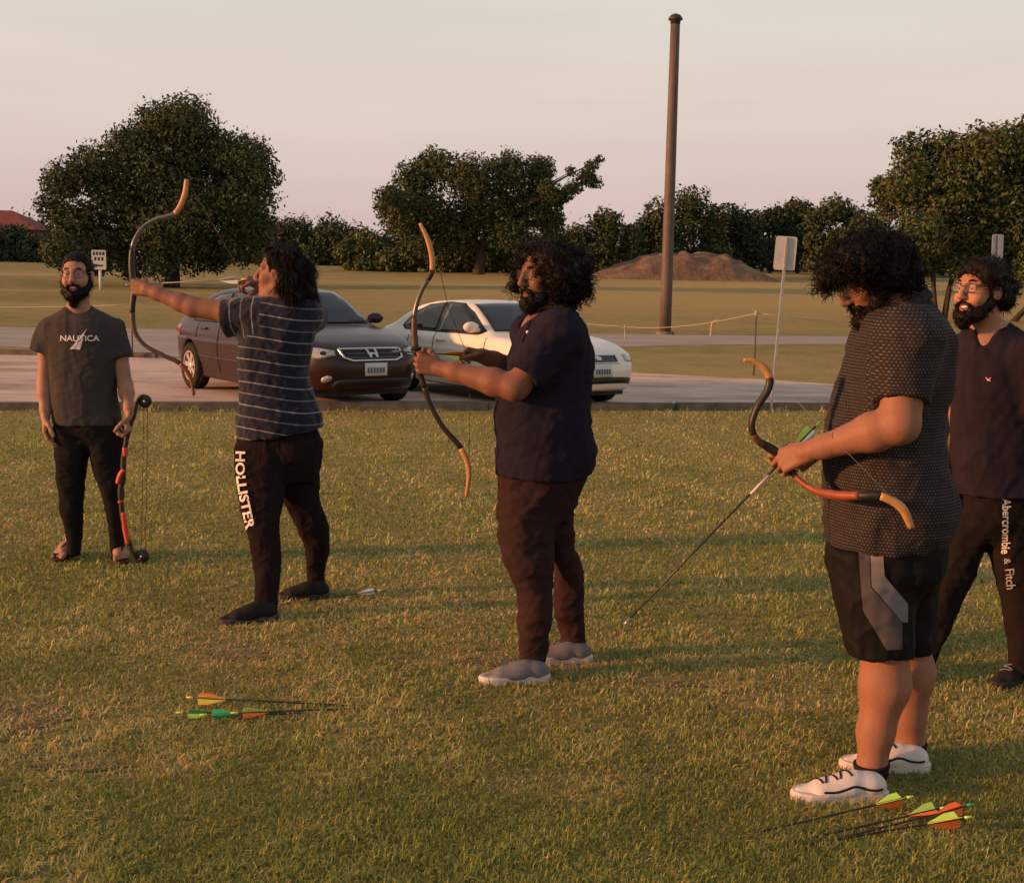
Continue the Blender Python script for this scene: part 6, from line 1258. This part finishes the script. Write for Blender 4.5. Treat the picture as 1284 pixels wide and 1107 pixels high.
# ================================================================ GRASS
def grass():
    r = np.random.default_rng(5); N = 360000
    u = r.random(N); y0, y1 = 2.5, kerb_at(0) + 1.0; Yb = (y0 ** -.9 + u * (y1 ** -.9 - y0 ** -.9)) ** (1 / -.9)
    X = r.uniform(-1, 1, N) * (.47 * Yb + .9); p = np.stack([X, Yb, np.zeros(N)], 1); ok = Yb < kerb_at(X) - .1; p = p[ok]; X = X[ok]; Yb = Yb[ok]; N = len(p)
    big = wave_noise(p * np.array([1, .7, 1]), .33, 61, 3); mid = wave_noise(p * np.array([1, .6, 1]), 1.3, 62, 2); fine = wave_noise(p, 4.5, 63, 2)
    near = np.clip((4.6 - Yb) / 1.4, 0, 1); farg = np.clip((Yb - 9) / 5, 0, 1)
    dry = np.clip(.52 + .32 * big + .40 * mid + .20 * fine - .34 * near - .16 * farg, .02, .97)
    bare = (mid + .6 * fine) > 1.02; keep = ~(bare & (r.random(N) < .75)); p, X, Yb, dry = p[keep], X[keep], Yb[keep], dry[keep]; mid = mid[keep]; fine = fine[keep]; N = len(p)
    for (sx_, sy_, a_, b2) in ((20, 905, .34, .34), (105, 962, .32, .10), (300, 822, .28, .15), (620, 830, .34, .12), (845, 858, .24, .10), (420, 800, .25, .10), (960, 880, .25, .10), (700, 985, .22, .10), (40, 800, .3, .12)):
        g_ = G(sx_, sy_); q_ = ((p[:, 0] - g_[0]) / a_) ** 2 + ((p[:, 1] - g_[1]) / b2) ** 2 + .5 * fine; kp = ~((q_ < 1) & (r.random(N) < .50)); dry = np.where(q_ < 1.6, np.minimum(dry + .35, .95), dry)
        p, X, Yb, dry, mid, fine = p[kp], X[kp], Yb[kp], dry[kp], mid[kp], fine[kp]; N = len(p)
    isdry = r.random(N) < dry * .78
    H = np.where(isdry, r.uniform(.010, .030, N), r.uniform(.015, .040, N)) * (1 + .35 * fine) * np.clip(.75 + Yb * .02, .7, 1.1); kd = kerb_at(X) - Yb; H = H * np.where(kd < .35, 1 + 1.6 * np.clip(mid, 0, 1) + 2.4 * (np.abs(X + 4.1 - .0 * X) < .45), 1.0) * (1 + .3 * np.clip(mid, -1, 1)); H = np.maximum(H, .010)
    tall = r.random(N) < .012; H[tall] *= 1.6
    wd = r.uniform(.0016, .0030, N) * np.clip(Yb / 4.0, .9, 2.6)
    an = r.uniform(0, 6.283, N); lean = np.where(isdry, r.uniform(.5, 2.2, N), r.uniform(.2, 1.3, N)); dv = np.stack([np.cos(an), np.sin(an)], 1)
    flat = r.random(N) < .13; H[flat] = r.uniform(.004, .014, int(flat.sum())); lx_len = r.uniform(.02, .075, int(flat.sum())); lean[flat] = lx_len / H[flat]; isdry = isdry | (flat & (r.random(N) < .75))
    sd_ = np.stack([-dv[:, 1], dv[:, 0], np.zeros(N)], 1) * wd[:, None]
    lx = dv * (H * lean)[:, None]; t1 = p.copy(); t1[:, :2] += lx * .35; t1[:, 2] += H * .62; t2 = p.copy(); t2[:, :2] += lx; t2[:, 2] += H * np.clip(1.05 - lean * .3, .35, 1)
    p[:, 2] -= .004
    v = np.stack([p - sd_, p + sd_, t1 + sd_ * .7, t1 - sd_ * .7, t2], 1).reshape(-1, 3)
    b_ = np.arange(N) * 5; q = np.stack([b_, b_ + 1, b_ + 2, b_ + 3], 1); t3 = np.stack([b_ + 3, b_ + 2, b_ + 4], 1)
    g1 = np.array([0.170, 0.225, 0.052]); g2 = np.array([0.36, 0.37, 0.09]); d1 = np.array([0.74, 0.57, 0.24]); d2 = np.array([0.48, 0.34, 0.135])
    k1 = r.random(N)[:, None]; col = np.where(isdry[:, None], d1 * k1 + d2 * (1 - k1), g1 * k1 + g2 * (1 - k1)) * (1 + r.normal(size=(N, 1)) * .18) * (1 + .16 * mid + .10 * fine)[:, None]; col = np.clip(col, .01, .75)
    me = bpy.data.meshes.new('grass'); me.vertices.add(len(v)); me.vertices.foreach_set('co', v.astype(np.float32).ravel())
    loops = np.concatenate([q.ravel(), t3.ravel()]).astype(np.int32); me.loops.add(len(loops)); me.loops.foreach_set('vertex_index', loops); me.polygons.add(2 * N)
    me.polygons.foreach_set('loop_start', np.concatenate([np.arange(N) * 4, N * 4 + np.arange(N) * 3]).astype(np.int32)); me.polygons.foreach_set('loop_total', np.concatenate([np.full(N, 4), np.full(N, 3)]).astype(np.int32)); me.update(calc_edges=True)
    a = me.color_attributes.new('tint', 'FLOAT_COLOR', 'POINT'); full = np.ones((len(v), 4), np.float32); full[:, :3] = np.repeat(col, 5, 0); a.data.foreach_set('color', full.ravel())
    m = bpy.data.materials.new('grass_blades'); m.use_nodes = True; t = m.node_tree; b = t.nodes['Principled BSDF']; at = t.nodes.new('ShaderNodeAttribute'); at.attribute_name = 'tint'; b.inputs['Roughness'].default_value = .7; b.inputs['Specular IOR Level'].default_value = .15
    tl = t.nodes.new('ShaderNodeBsdfTranslucent'); mx = t.nodes.new('ShaderNodeMixShader'); mx.inputs[0].default_value = .35
    t.links.new(at.outputs['Color'], b.inputs['Base Color']); t.links.new(at.outputs['Color'], tl.inputs[0]); t.links.new(b.outputs[0], mx.inputs[1]); t.links.new(tl.outputs[0], mx.inputs[2]); t.links.new(mx.outputs[0], t.nodes['Material Output'].inputs[0])
    me.materials.append(m); o = bpy.data.objects.new('grass', me); COL.objects.link(o); tag(o, 'short lawn grass, green mixed with dry straw blades', 'grass', kind='stuff')
grass()
